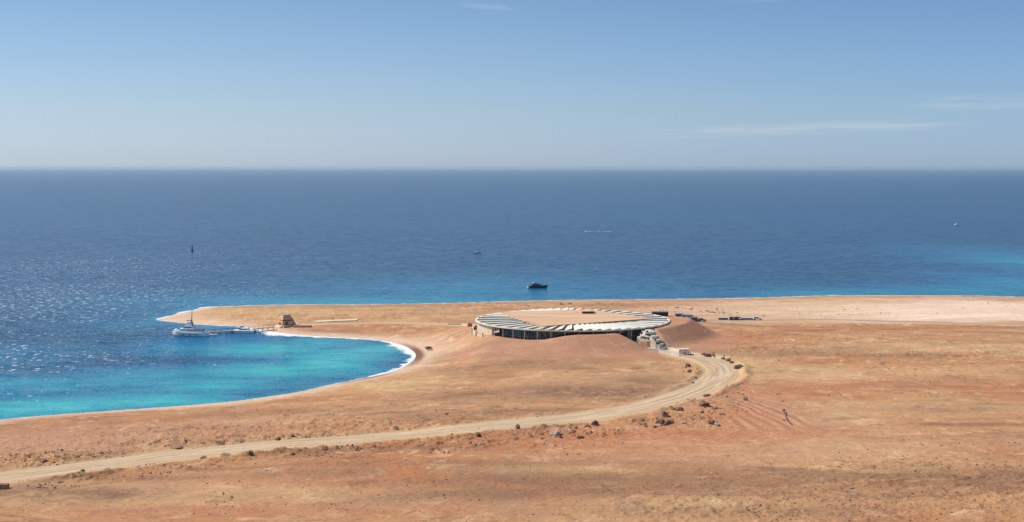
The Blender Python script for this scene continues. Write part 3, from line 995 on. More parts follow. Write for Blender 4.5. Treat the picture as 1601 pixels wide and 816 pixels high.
for th in (-50, -38, -33, -24, -20, -15):
    a, c = pol(th, 39.8), pol(th + 3, 40.2)
    MB().tube((*a, 6.6), (*c, 3.2), 0.10, n=6).build("brace", M['grey'], bld)

# ---- terraced planted wing at the entrance
ter = empty("terraced_wing", (BX, BY, 5.0), 0, 'cream stepped terrace wall with green planting and outside stair at the entrance cut', 'terrace')
tiers = [((1003.5, 515.8), (1012.5, 519.5), 12.7), ((1000.5, 520.5), (1019, 526), 11.5), ((996, 526.3), (1025, 532), 10.2), ((994.5, 531), (1031, 538), 8.9), ((1009, 537), (1036, 543), 7.4)]
for i, (a, c, z) in enumerate(tiers):
    dz = 0.6 * (c[1] - a[1]) / 3.75
    A, C_ = P(*a, z), P(*c, z - dz)
    A, C_ = Vector((A[0] - BX, A[1] - BY)), Vector((C_[0] - BX, C_[1] - BY))
    d = (C_ - A).normalized()
    n = Vector((-d.y, d.x))
    if n.x < 0:
        n = -n
    mid = (A + C_) / 2 - n * 0.06
    fl = [A, mid, C_]
    bk = [C_ + n * 4.5, mid + n * 4.5, A + n * 4.5]
    MB().prism([tuple(p) for p in fl + bk], -0.4, [z - 5, z - 5 - dz * .5, z - 5 - dz, z - 5 - dz, z - 5 - dz * .5, z - 5]).build("terrace_tier", M['plaster'], ter)
    if i == 3:
        for nm, mt, t0, t1, hh in (("door_panel", 'rammed', .20, .46, 2.2), ("doorway", 'redwall', .48, .62, 2.4)):
            a_, c_ = A + (C_ - A) * t0 - n * .32, A + (C_ - A) * t1 - n * .32
            MB().prism([(a_.x, a_.y), (c_.x, c_.y), (c_.x + n.x * .5, c_.y + n.y * .5), (a_.x + n.x * .5, a_.y + n.y * .5)], 1.2, 1.2 + hh).build(nm, M[mt], ter)
    g = MB()
    rn = random.Random(40 + i)
    L = (C_ - A).length
    for k in range(int(L * 34)):
        t = rn.random()
        if (math.sin(t * 9 + i * 2) < -0.35):
            continue
        p = A + (C_ - A) * t + n * rn.uniform(-0.12, 0.5)
        z_ = z - 5.0 - dz * t + rn.uniform(-0.3, .25)
        s_ = rn.uniform(.18, .42)
        a_ = rn.uniform(0, 6.28)
        g.add([(p.x - s_ * math.cos(a_), p.y - s_ * math.sin(a_), z_), (p.x + s_ * math.cos(a_), p.y + s_ * math.sin(a_), z_), (p.x, p.y, z_ + s_ * 1.3)], [(0, 1, 2)])
    tag(g.build("planting", M['pleaf'], ter), kind="stuff")
st = MB()
for k in range(26):
    t = k / 25
    z = 12.4 + (6.2 - 12.4) * t
    p = P(1013.5 + 23.5 * t, 517.5 + 25.5 * t, z)
    st.box((p[0] - BX + 1.0, p[1] - BY + .6, z - 5.0 - .5), (1.1, .8, .5), R(-30))
st.build("stair", M['concrete'], ter)
rl = MB()
for s_ in (0.4, 1.6):
    pp = []
    for k in range(8):
        t = k / 7
        z = 12.4 + (6.2 - 12.4) * t
        p = P(1013.5 + 23.5 * t, 517.5 + 25.5 * t, z)
        q = (p[0] - BX + s_, p[1] - BY + s_ * .4, z - 5.0)
        rl.tube(q, (q[0], q[1], q[2] + 1.0), .06, n=5)
        if pp:
            rl.tube((pp[0], pp[1], pp[2] + 1.0), (q[0], q[1], q[2] + 1.0), .06, n=5)
        pp = q
rl.build("handrail", M['grey'], ter)

# ---- low walls of the forecourt, kiosk
def wall_line(name, pts, h, th_, mat, label, cat, group=None):
    p0 = G(*pts[0])
    r = empty(name, p0, 0, label, cat, group)
    b, cp = MB(), MB()
    P3 = [G(*q) for q in pts]
    for a, c in zip(P3[:-1], P3[1:]):
        d = Vector((c[0] - a[0], c[1] - a[1], 0))
        n = Vector((-d.y, d.x, 0)).normalized() * th_ / 2
        o = Vector(p0)
        A, C_ = Vector(a) - o, Vector(c) - o
        for m_, e, z0, z1 in ((b, 1.0, -0.5, h), (cp, 1.25, h + .003, h + 0.14)):
            q = [(A.x - n.x * e, A.y - n.y * e), (C_.x - n.x * e, C_.y - n.y * e), (C_.x + n.x * e, C_.y + n.y * e), (A.x + n.x * e, A.y + n.y * e)]
            m_.prism(q, [A.z + z0, C_.z + z0, C_.z + z0, A.z + z0], [A.z + z1, C_.z + z1, C_.z + z1, A.z + z1])
    b.build("wall_face", mat, r)
    cp.build("coping", M['plaster'] if th_ < 1 else mat, r)
    return r


wall_line("low_wall", [(1013, 549), (1030, 551), (1048, 554), (1062, 557)], 1.1, .4, M['plaster'], 'low cream wall along the near side of the entrance forecourt', 'wall')
wall_line("low_wall", [(1035, 545), (1050, 547), (1063, 549.5)], 0.8, .4, M['plaster'], 'low cream wall along the mound side of the entrance forecourt', 'wall')
x, y, z = G(1069, 554)
kio = empty("gate_kiosk", (x, y, z), R(8), 'small cream open gate shelter with flat roof at the end of the forecourt', 'shelter')
MB().box((0, 0, -.3), (3.8, 2.6, .45)).build("kiosk_base", M['plaster'], kio)
MB().box((0, .9, .15), (3.6, .2, 1.9)).build("back_wall", M['plaster'], kio)
MB().box((0, 0, 2.1), (4.2, 2.8, .2)).build("roof", M['plaster'], kio)
for sx in (-1.75, 1.75):
    MB().box((sx, -1.05, .15), (.18, .18, 1.95)).build("post", M['concrete'], kio)


# ------------------------------------------------------------------ beach pavilion
x, y, z = G(448, 509.5)
pav = empty("beach_pavilion", (x, y, z - 0.1), R(30), 'small ochre stepped pyramid building standing at the head of the jetty', 'building')


def frustum(b, x0, x1, y0, y1, z0, tx0, tx1, ty0, ty1, z1):
    return b.add([(x0, y0, z0), (x1, y0, z0), (x1, y1, z0), (x0, y1, z0), (tx0, ty0, z1), (tx1, ty0, z1), (tx1, ty1, z1), (tx0, ty1, z1)],
                 [(3, 2, 1, 0), (4, 5, 6, 7), (0, 1, 5, 4), (1, 2, 6, 5), (2, 3, 7, 6), (3, 0, 4, 7)])


frustum(MB(), -3.6, 4.2, -3.6, 3.6, 0, -3.2, 2.9, -3.1, 3.0, 3.0).build("lower_storey", M['rammed'], pav)
MB().box((-.2, 0, 3.0), (5.2, 5.2, .38)).build("recess", M['dark'], pav)
frustum(MB(), -3.1, 2.7, -2.95, 2.9, 3.38, -2.3, 1.2, -2.1, 2.1, 5.7).build("upper_storey", M['rammed'], pav)
MB().box((-.55, 0, 5.7), (3.7, 4.4, .22)).build("roof", M['grey'], pav)
MB().box((0.9, -4.35, -.4), (8.4, 1.4, 1.35)).build("plinth", M['concrete'], pav)
MB().box((-4.3, 0, -.4), (1.3, 6.6, .8)).build("step", M['plaster'], pav)
for yy in (-1.2, 0.9):
    MB().box((-3.42, yy, .95), (.5, .8, 1.1)).build("window", M['dark'], pav)
MB().box((-1.3, -3.35, .98), (.8, .5, 1.5)).build("door", M['dark'], pav)
MB().box((1.0, -3.3, 1.6), (.9, .5, .7)).build("window", M['white'], pav)
MB().add([(3.0, 3.0, 2.2), (3.4, 3.0, 2.2), (5.6, -2.6, .2), (5.1, -2.6, .2), (3.0, 3.0, 3.3), (3.4, 3.0, 3.3), (5.6, -2.6, 1.0), (5.1, -2.6, 1.0)],
         [(3, 2, 1, 0), (4, 5, 6, 7), (0, 1, 5, 4), (1, 2, 6, 5), (2, 3, 7, 6), (3, 0, 4, 7)]).build("ramp_wall", M['white'], pav)

wall_line("paved_terrace", [(492, 503.6), (515, 502.5), (538, 501.4), (559, 500.8)], .3, 6.0, M['stone'], 'long low cream terrace slab beside the path between the pavilion and the round building', 'terrace')
wall_line("retaining_wall", [(700, 507.5), (722, 507.8), (737, 509.5)], .6, .5, M['stone'], 'short pale wall where the path reaches the round building', 'wall')
wall_line("timber_ramp", [(460, 511.3), (486, 511.5)], 0.8, 2.0, M['wood'], 'low brown timber ramp running right from the pavilion plinth', 'ramp')

# fence by the left end of the building
x0, y0, z0 = G(716, 503.5)
fen = empty("fence", (x0, y0, z0), 0, 'thin white post fence running into the left end of the round building', 'fence')
pp = None
for k in range(11):
    q = G(716 + 3 * k, 503.5 + .12 * k)
    o = (q[0] - x0, q[1] - y0, q[2] - z0)
    MB().tube((o[0], o[1], -.2 + o[2]), (o[0], o[1], o[2] + 1.5), .07, n=5).build("fence_post", M['white'], fen)
    if pp:
        MB().tube((pp[0], pp[1], pp[2] + 1.4), (o[0], o[1], o[2] + 1.4), .04, n=5).build("rail", M['white'], fen)
    pp = o

# ------------------------------------------------------------------ jetty
jp = [(429, 510.8, 1.9), (412, 512.2, 1.6), (398, 513.7, 1.3), (383, 515.3, 1.2), (365, 516.6, 1.1), (345, 517.6, 1.1), (326, 518.6, 1.1)]
JP = [Vector(P(*q)) for q in jp]
jet = empty("jetty", (JP[3].x, JP[3].y, 0), 0, 'narrow dark timber jetty on piles from the pavilion out to the yacht', 'jetty')
o = Vector((JP[3].x, JP[3].y, 0))
dk, rail = MB(), MB()
for a, c in zip(JP[:-1], JP[1:]):
    a, c = a - o, c - o
    d = (c - a)
    n = Vector((-d.y, d.x, 0)).normalized() * 1.1
    q = [(a.x - n.x, a.y - n.y), (c.x - n.x, c.y - n.y), (c.x + n.x, c.y + n.y), (a.x + n.x, a.y + n.y)]
    dk.prism(q, [a.z - .3, c.z - .3, c.z - .3, a.z - .3], [a.z, c.z, c.z, a.z])
    for e in (-1, 1):
        rail.tube((a.x + n.x * e * .93, a.y + n.y * e * .93, a.z + 1.0), (c.x + n.x * e * .93, c.y + n.y * e * .93, c.z + 1.0), .05, n=5)
        for t in (0, .5):
            p = a + d * t + n * e * .93
            rail.tube((p.x, p.y, p.z), (p.x, p.y, p.z + 1), .05, n=5)
    for t in (.1, .6):
        for e in (-1, 1):
            p = a + d * t + n * e * .8
            MB().tube((p.x, p.y, -2), (p.x, p.y, p.z - .28), .10, n=7).build("pile", M['pile'], jet)
dk.build("deck", M['wood'], jet)
rail.build("railing", M['pile'], jet)


# ------------------------------------------------------------------ boats
def hull_mb(L, W, H, bow=0.35, n=12, flare=1.25, sheer=0.25, stern=0.85, keel=-0.35):
    secs = []
    for i in range(n + 1):
        t = i / n
        w = W / 2 * (stern + (1 - stern) * min(1, t / .3)) * (1 if t < 1 - bow else max(0.03, math.cos((t - 1 + bow) / bow * math.pi / 2) ** 0.8))
        top = H * (1 + sheer * t * t)
        x = -L / 2 + L * t
        xr = x + (0.0 if t < .8 else 0)
        secs.append([(xr - .05 * L * (t ** 3), -w * .55, keel), (xr, -w * 0.92, H * .35), (x + .02 * L * t ** 4, -w, top), (x + .02 * L * t ** 4, w, top), (xr, w * .92, H * .35), (xr - .05 * L * (t ** 3), w * .55, keel)])
    return MB().loft(secs)


def deckhouse(b, x0, x1, w, z0, z1, rake0=.3, rake1=.6, tumble=.88):
    """block with raked ends; bow side is x1"""
    hw = w / 2
    return b.add([(x0, -hw, z0), (x1, -hw, z0), (x1, hw, z0), (x0, hw, z0), (x0 + rake0, -hw * tumble, z1), (x1 - rake1, -hw * tumble, z1), (x1 - rake1, hw * tumble, z1), (x0 + rake0, hw * tumble, z1)],
                 [(3, 2, 1, 0), (4, 5, 6, 7), (0, 1, 5, 4), (1, 2, 6, 5), (2, 3, 7, 6), (3, 0, 4, 7)])


def sea_at(px, py):
    q = P(px, py, 0)
    return (q[0], q[1], 0)


yx = sea_at(297, 525.5)
yacht = empty("motor_yacht", yx, R(164), 'large white motor yacht with stacked cabins and a tall slender mast at the jetty end', 'yacht')
yacht.scale = (1, 1, 1.12)
hull_mb(18.2, 4.6, 1.65, bow=.3, sheer=.18, stern=.9).build("hull", M['hullp'], yacht, smooth=False)
MB().box((-.6, 0, 1.1), (12.5, 4.75, .12)).build("rubbing_strake", M['slate'], yacht)
deckhouse(MB(), -8.2, 6.2, 4.1, 1.7, 2.35, .1, .8, .97).build("main_deck", M['deckw'], yacht)
deckhouse(MB(), -3.2, 5.0, 3.6, 2.35, 3.3, .2, .9).build("saloon", M['white'], yacht)
deckhouse(MB(), -2.9, 4.35, 3.64, 2.6, 2.98, .1, .5, .97).build("saloon_window", M['win'], yacht)
deckhouse(MB(), -2.2, 3.0, 3.0, 3.3, 4.6, .4, 1.1).build("bridge", M['white'], yacht)
deckhouse(MB(), -1.8, 2.55, 3.02, 3.75, 4.15, .2, .35, .96).build("bridge_window", M['win'], yacht)
deckhouse(MB(), -1.6, 1.6, 2.4, 4.6, 5.9, .4, .8).build("flybridge", M['deckw'], yacht)
MB().box((.4, 0, 6.6), (2.4, 2.0, .14)).build("hardtop", M['slate'], yacht)
frustum(MB(), -1.7, -.7, -.35, .35, 4.6, -1.2, -.75, -.15, .15, 7.2).build("mast_base", M['mast'], yacht)
MB().tube((-1.0, 0, 6.6), (-1.35, 0, 11.4), .24, .10, 8).build("mast", M['mast'], yacht)
MB().tube((-1.0, -1.0, 6.9), (-1.0, 1.0, 6.9), .08, n=6).build("spreader", M['mast'], yacht)
MB().ball((7.2, 0, 2.35), .95, (1.15, 1.2, .7)).build("bow_cover", M['white'], yacht, True)
MB().ball((4.4, 0, 3.0), .7, (1, 1.2, .7)).build("dome", M['white'], yacht, True)
rl = MB()
for e in (-1, 1):
    for k in range(10):
        rl.tube((-8.2 + k * 1.0, e * 2.0, 2.3), (-8.2 + k * 1.0, e * 2.0, 3.2), .04, n=5)
    rl.tube((-8.2, e * 2.0, 3.2), (.8, e * 2.0, 3.2), .05, n=5)
rl.build("railing", M['slate'], yacht)
deckhouse(MB(), -7.2, -3.6, 3.0, 2.35, 3.0, .1, .1).build("aft_seating", M['slate'], yacht)
for k in range(3):
    MB().tube((-4.5 + k * 3.4, 2.42, .5), (-4.5 + k * 3.4, 2.42, 1.0), .16, n=8).build("fender", M['navy'], yacht)


def small_boat(px, py, L, yaw, label, cat="boat", hullm='white', cabin=True, name="motorboat", mast=0, group=None):
    b = empty(name, sea_at(px, py), R(yaw), label, cat, group)
    hull_mb(L, L * .3, L * .085, bow=.45, sheer=.35).build("hull", M[hullm], b)
    deckhouse(MB(), -L * .42, L * .2, L * .22, L * .08, L * .1, 0, 0, 1).build("cockpit", M['deckw'], b)
    if cabin:
        deckhouse(MB(), -L * .15, L * .18, L * .2, L * .1, L * .2, L * .02, L * .08).build("cabin", M['white' if hullm != 'navy' else 'slate'], b)
        deckhouse(MB(), -L * .12, L * .16, L * .203, L * .13, L * .165, L * .01, L * .04, .96).build("window", M['win'], b)
        MB().box((-.02 * L, 0, L * .2), (L * .26, L * .18, L * .015)).build("cabin_roof", M['white'], b)
    else:
        MB().box((-L * .05, 0, L * .1), (L * .1, L * .12, L * .08)).build("console", M['slate'], b)
        MB().box((-L * .25, 0, L * .1), (L * .08, L * .2, L * .04)).build("bench", M['grey'], b)
    MB().box((-L * .5, 0, L * .02), (L * .06, L * .06, L * .12)).build("outboard_motor", M['navy'], b)
    if mast:
        MB().tube((0, 0, L * .2), (0, 0, L * .2 + mast), .05, n=6).build("mast", M['grey'], b)
    return b


small_boat(334, 524.0, 5.6, -40, 'open white tender lying diagonally off the stern of the big yacht', 'tender', cabin=False, name="tender")
small_boat(325.8, 522.5, 3.2, 95, 'tiny white dinghy tight between the yacht stern and the tender', 'dinghy', cabin=False, name="dinghy")
small_boat(403, 518.8, 4.0, -70, 'small white dinghy between the moored catamaran and the breaking surf', 'dinghy', cabin=False, name="dinghy")
small_boat(411, 519.2, 3.6, 20, 'smallest white dinghy, nearest to the surf by the pavilion', 'dinghy', cabin=False, name="dinghy")
small_boat(379, 513.6, 6.4, 176, 'white cabin boat moored on the far side of the jetty', 'boat', name="motorboat")
# catamaran
cat_ = empty("catamaran", sea_at(381, 519.8), R(172), 'broad white twin hulled catamaran moored alongside the middle of the jetty', 'catamaran')
for e in (-1, 1):
    h = hull_mb(11.5, 1.4, 1.0, bow=.4, sheer=.1)
    h.v = [(a, b_ + e * 2.2, c) for a, b_, c in h.v]
    h.build("hull", M['hullp'], cat_)
MB().prism([(-5.4, -2.9), (3.6, -2.9), (4.6, -1.5), (4.6, 1.5), (3.6, 2.9), (-5.4, 2.9)], .95, 1.25).build("deck", M['white'], cat_)
deckhouse(MB(), -2.8, 2.2, 3.6, 1.25, 2.3, .3, 1.4).build("cabin", M['white'], cat_)
deckhouse(MB(), -2.5, 1.85, 3.62, 1.6, 1.95, .1, .45, .95).build("window", M['win'], cat_)
MB().ball((-3.9, -1.2, 1.6), .9, (1.3, 1, .6)).build("boat_cover", M['white'], cat_, True)
MB().tube((.3, 0, 2.2), (.3, 0, 4.4), .06, n=6).build("mast", M['grey'], cat_)
# floating pontoon
x, y, _ = sea_at(366, 518.5)
pon = empty("pontoon", (x, y, 0), R(-12), 'low pale floating pontoon between the jetty and the catamaran bow', 'pontoon')
MB().box((0, 0, -.2), (8.0, 2.4, .6)).build("float", M['deckw'], pon)
MB().box((0, 0, .403), (8.1, 2.5, .08)).build("deck", M['hullp'], pon)
for sx in (-3.6, 0, 3.6):
    MB().tube((sx, 1.05, .4), (sx, 1.05, 1.3), .09, n=7).build("mooring_post", M['pile'], pon)

# offshore craft
dy_ = empty("dark_yacht", sea_at(841, 450.5), R(4), 'dark hulled motor yacht lying just off the far shore, middle of the picture', 'yacht')
hull_mb(12.6, 3.6, 1.7, bow=.4, sheer=.25).build("hull", M['navy'], dy_)
deckhouse(MB(), -4.6, 3.0, 2.9, 1.75, 2.7, .5, 1.6).build("saloon", M['darkblue'], dy_)
deckhouse(MB(), -3.6, .6, 2.4, 2.7, 3.4, .3, 1.0).build("flybridge", M['slate'], dy_)
MB().box((-3.2, 0, 3.5), (1.2, 2.0, .25)).build("radar_arch", M['white'], dy_)
MB().box((-6.4, 0, .25), (1.1, 3.0, .9)).build("stern_platform", M['white'], dy_)
deckhouse(MB(), -4.2, 2.3, 2.93, 2.05, 2.4, .2, .6, .95).build("window", M['win'], dy_)
small_boat(746, 395.5, 7.4, 8, 'small motorboat with white stern far out, directly above the dark yacht and to its left', 'boat', hullm='grey', name="motorboat")
small_boat(1496, 352, 10.0, 15, 'tiny pale boat far out on the right side of the open sea', 'boat', name="motorboat")
small_boat(357, 554.3, 2.0, 40, 'single white speck of a mooring float boat out in the open bay', 'dinghy', cabin=False, name="dinghy")
be = empty("beacon", sea_at(300.5, 392.5), 0, 'slim dark tapering sea beacon standing alone far out on the left', 'beacon')
MB().tube((0, 0, -1), (0, 0, .6), 1.4, 1.2, 12).build("float", M['navy'], be)
MB().tube((0, 0, .6), (0, 0, 5.4), .8, .35, 8).build("tower", M['navy'], be)
MB().tube((0, 0, 5.4), (0, 0, 6.2), .45, .2, 8).build("lantern", M['darkblue'], be)
# wake streak
wk = MB()
rn = random.Random(5)
for k in range(34):
    px = 915 + k * 2.2
    q = P(px, 361.5 + .03 * k, .06)
    if rn.random() < .4 + k / 60:
        continue
    w, l = rn.uniform(.4, 1.3) * (1 - k / 50), rn.uniform(3, 8) * .12
    wk.prism([(q[0] - w, q[1] - l * 3), (q[0] + w, q[1] - l * 2), (q[0] + w * 1.2, q[1] + l * 3), (q[0] - w * .8, q[1] + l * 2)], .0, .07)
tag(wk.build("wake_foam", M['foam']), 'thin broken white wake far out on the sea', kind='stuff')


# ------------------------------------------------------------------ posts, sheds, cars
def lamp_post(px, py, h, label):
    x, y, z = G(px, py)
    r = empty("lamp_post", (x, y, z - .1), 0, label, 'lamp post', 'thin pale lamp posts')
    MB().tube((0, 0, 0), (0, 0, h), .11, .07, 7).build("pole", M['white'], r)
    MB().box((0, 0, h), (.5, .26, .14)).build("lamp_head", M['white'], r)
    MB().tube((0, 0, 0), (0, 0, .4), .2, .2, 8).build("base", M['concrete'], r)
    return r


lamp_post(385, 503.5, 3.4, 'thin pale post on the spit above the moored catamaran')
lamp_post(424.5, 503.5, 3.0, 'thin pale post on the sand just left of the pavilion')
lamp_post(464, 505.5, 2.6, 'thin pale post just right of the pavilion')
lamp_post(1088, 500.5, 5.2, 'tall pale lamp post right of the dark blue sheds, tallest of all')
lamp_post(1104, 500.8, 2.2, 'short pale post between the sheds and the brown container')
lamp_post(1123.5, 500.5, 2.8, 'pale post at the near end of the brown container')
lamp_post(1138.5, 500.2, 4.2, 'pale lamp post between the brown container and the parked cars')
lamp_post(1042, 545.5, 2.6, 'pale post at the foot of the mound by the entrance stair')
lamp_post(1057.5, 545, 2.4, 'pale post at the foot of the mound behind the gate shelter')

x, y, z = G(1103.5, 520.8)
mk = empty("marker_post", (x, y, z), 0, 'short white cross shaped marker on the flank of the earth mound', 'marker')
MB().box((0, 0, -.2), (.35, .2, 1.7)).build("post", M['white'], mk)
MB().box((0, -.003, .7), (1.1, .26, .35)).build("crossbar", M['white'], mk)


def shed(px, py, w, d, h, mat, label, rz=0, name="shed", cat="shed"):
    x, y, z = G(px, py)
    r = empty(name, (x, y, z - .2), R(rz), label, cat)
    MB().box((0, 0, 0), (w, d, h)).build("wall", M[mat], r)
    MB().box((0, 0, h + .003), (w + .5, d + .5, .18)).build("roof", M['slate'], r)
    MB().box((-w * .2, -d / 2, .05), (.9, .12, min(2.0, h * .8))).build("door", M['dark'], r)
    return r


shed(1061.5, 494.2, 3.6, 3.5, 1.3, 'darkblue', 'farthest dark blue flat roofed shed, behind the crest of the mound')
shed(1071, 497.6, 3.2, 4, 1.8, 'slate', 'slate grey shed second from the back in the stepped row')
shed(1077.5, 499.6, 2.7, 4, 2.3, 'darkblue', 'dark blue shed third from the back in the stepped row', 10)
shed(1084, 502.2, 3.0, 4, 2.1, 'darkblue', 'dark blue shed nearest the road at the low end of the stepped row', 10)
can = empty("shade_canopy", (*G(1032, 494.5)[:2], G(1032, 494.5)[2]), R(-2), 'long thin dark flat canopy behind the right end of the round building', 'canopy')
MB().box((0, 0, 2.0), (8.6, 3.4, .45)).build("canopy_roof", M['slate'], can)
for sx in (-4, 0, 4):
    MB().tube((sx, 0, -.5), (sx, 0, 2.0), .12, n=7).build("post", M['dark'], can)
MB().box((0, 1.3, -.3), (8.2, .2, 2.25)).build("back_screen", M['dark'], can)


def container(px, py, L, mat, label):
    x, y, z = G(px, py)
    r = empty("container", (x, y, z), R(2), label, 'container', 'long low containers beside the coast road')
    MB().box((0, 0, 0.12), (L, 2.2, .75)).build("container_body", M[mat], r)
    MB().box((0, 0, .873), (L + .1, 2.3, .08)).build("container_roof", M['grey'], r)
    for sx in (-L * .4, L * .4):
        MB().box((sx, 0, -.2), (.4, 2.0, .32)).build("skid", M['dark'], r)
    return r


container(1130.5, 499.6, 4.8, 'pile', 'long low brown container beside the coast road left of the parked cars')
container(1168, 499.8, 6.5, 'slate', 'long low dark blue container beside the coast road right of the parked cars')


def car_mesh():
    body = MB()
    hw = .85
    prof = [(-2.1, .35), (-2.15, .85), (-1.6, .98), (1.0, .95), (2.0, .8), (2.15, .55), (2.1, .35)]
    body.loft([[(x_, e * hw, z_) for x_, z_ in prof] for e in (-1, 1)])
    cab = MB()
    cp_ = [(-1.7, .96), (-1.35, 1.45), (.2, 1.48), (1.0, .95)]
    cab.loft([[(x_, e * .74, z_) for x_, z_ in cp_] for e in (-1, 1)])
    return body, cab


def car(px, py, rz, mat, label):
    x, y, z = G(px, py)
    r = empty("parked_car", (x, y, z + .05), R(rz), label, 'car', 'cars parked beside the coast road')
    b, c = car_mesh()
    b.build("body", M[mat], r)
    c.build("cabin", M['win'], r)
    MB().box((-.55, 0, 1.45), (1.6, 1.3, .06)).build("roof", M[mat], r)
    for sx in (-1.35, 1.35):
        for e in (-1, 1):
            MB().tube((sx, e * .72, .33), (sx, e * .9, .33), .33, n=12).build("wheel", M['tyre'], r)
    return r


car(1143, 500.0, 80, 'card', 'black car parked first right of the brown container')
car(1147, 499.6, 95, 'carw', 'white car parked second right of the brown container')
car(1151, 499.9, 85, 'card', 'black car parked between the two white cars in the row')
car(1155, 499.7, 90, 'carw', 'white car parked at the blue container end of the row')
car(1184, 500.2, 2, 'carw', 'white car on the coast road just right of the blue container')
car(1097, 502.2, 15, 'carb', 'blue grey car parked alone just right of the dark blue sheds')


# ------------------------------------------------------------------ people
def person(px, py, label, top='cloth_w', legs='cloth_d', rz=0, stride=.18, robe=False):
    x, y, z = G(px, py)
    r = empty("person", (x, y, z + .06), R(rz), label, 'person')
    vs_ = [(0, 0, .95), (0, 0, 1.2), (0, 0, 1.42), (0, 0, 1.52), (0, -.01, 1.66), (0, 0, 1.74),
           (-.19, 0, 1.42), (-.25, .04, 1.13), (-.24, -.06, .88), (.19, 0, 1.42), (.25, -.04, 1.13), (.24, .06, .88),
           (-.1, 0, .9), (-.11, -stride * .5, .5), (-.11, -stride, .08), (-.11, -stride - .14, .04),
           (.1, 0, .9), (.11, stride * .5, .5), (.11, stride, .08), (.11, stride - .14, .04)]
    ed = [(0, 1), (1, 2), (2, 3), (3, 4), (4, 5), (2, 6), (6, 7), (7, 8), (2, 9), (9, 10), (10, 11), (0, 12), (12, 13), (13, 14), (14, 15), (0, 16), (16, 17), (17, 18), (18, 19)]
    rad = [.14, .13, .12, .055, .10, .08, .06, .045, .035, .06, .045, .035, .085, .06, .045, .04, .085, .06, .045, .04]
    me = bpy.data.meshes.new("person_body")
    me.from_pydata(vs_, ed, [])
    o_ = bpy.data.objects.new("body", me)
    COL.objects.link(o_)
    o_.parent = r
    md = o_.modifiers.new("skin", 'SKIN')
    for i, sv in enumerate(me.skin_vertices[0].data):
        sv.radius = (rad[i], rad[i])
        sv.use_root = (i == 0)
    ms = o_.modifiers.new("sub", 'SUBSURF')
    ms.levels = ms.render_levels = 1
    me.materials.append(M['skin'])
    ring = lambda rx, ry, z_, n=10: [(rx * math.cos(2 * math.pi * k / n), ry * math.sin(2 * math.pi * k / n), z_) for k in range(n)]
    if robe:
        MB().loft([ring(.27, .25, .1), ring(.2, .18, .9), ring(.22, .16, 1.3), ring(.12, .1, 1.5)]).build("robe", M[top], r, True)
    else:
        MB().loft([ring(.2, .15, .86), ring(.19, .14, 1.15), ring(.23, .15, 1.38), ring(.1, .09, 1.5)]).build("shirt", M[top], r, True)
        tr = MB()
        for sg, yy in ((-1, -stride), (1, stride)):
            tr.loft([[(a + sg * .1, b_ + yy * (1 - (z_ - .1) / .85), z_) for a, b_, z_ in ring(rr_, rr_, z_, 8)] for rr_, z_ in ((.085, .1), (.095, .5), (.125, .95))])
        tr.build("trousers", M[legs], r, True)
    MB().ball((0, .02, 1.71), .115, (1, 1, .85)).build("hair", M['hair'], r, True)
    return r


person(1076.8, 555.6, 'person in dark clothes standing beside the gate shelter', 'cloth_d', 'cloth_d', 20)
person(1079.2, 556.2, 'person in blue shirt standing at the road edge outside the gate shelter', 'cloth_b', 'cloth_d', -60)
person(1008.5, 547.4, 'person in dark clothes where the forecourt enters the building', 'cloth_d', 'cloth_d', 0)
person(483, 504.2, 'person in white robe walking the path, first right of the pavilion', 'cloth_w', robe=True)
person(492.5, 503.8, 'person in blue shirt walking the path, second right of the pavilion', 'cloth_b', 'cloth_d', 90)
person(520.5, 501.8, 'person in dark clothes standing on the long low cream terrace slab', 'cloth_d', 'cloth_d', 90)
person(686, 505.3, 'person in white shirt on the path near the round building', 'cloth_w', 'cloth_b', 90)

# ------------------------------------------------------------------ rocks and plants
def rock_mesh(seed, mat):
    bm = bmesh.new()
    bmesh.ops.create_icosphere(bm, subdivisions=3, radius=1.0)
    off = Vector((seed * 3.1, seed * 1.7, seed * 5.3))
    rn_ = random.Random(seed)
    planes = [(Vector((rn_.gauss(0, 1), rn_.gauss(0, 1), rn_.gauss(0, .8))).normalized(), rn_.uniform(.55, .85)) for _ in range(9)]
    for v in bm.verts:
        p = v.co.copy()
        for n_, d_ in planes:
            e = p.dot(n_) - d_
            if e > 0:
                p -= n_ * e * .92
        p *= 1 + .22 * mnoise.noise(p * 1.6 + off) + .10 * mnoise.noise(p * 4 + off)
        v.co = p
    me = bpy.data.meshes.new("rock")
    bm.to_mesh(me)
    bm.free()
    me.materials.append(M[mat])
    return me


RM = {m_: [rock_mesh(i + k * 11, m_) for i in range(7)] for k, m_ in enumerate(('rock', 'rock2', 'rockg'))}
rr = random.Random(11)


def rock(px, py, wpx, label, group=None, mat='rock', flat=.62, name="rock", cat="rock"):
    x, y, z = G(px, py)
    s_ = wpx * y / 2200 / 2
    o_ = bpy.data.objects.new(name, rr.choice(RM[mat]))
    COL.objects.link(o_)
    o_.location = (x, y, z + s_ * flat * .35)
    o_.rotation_euler = (rr.uniform(-.2, .2), rr.uniform(-.2, .2), rr.uniform(0, 6.28))
    o_.scale = (s_ * 1.25 * rr.uniform(.9, 1.2), s_ * 1.15 * rr.uniform(.8, 1.1), s_ * flat * 1.35)
    return tag(o_, label, cat, group)


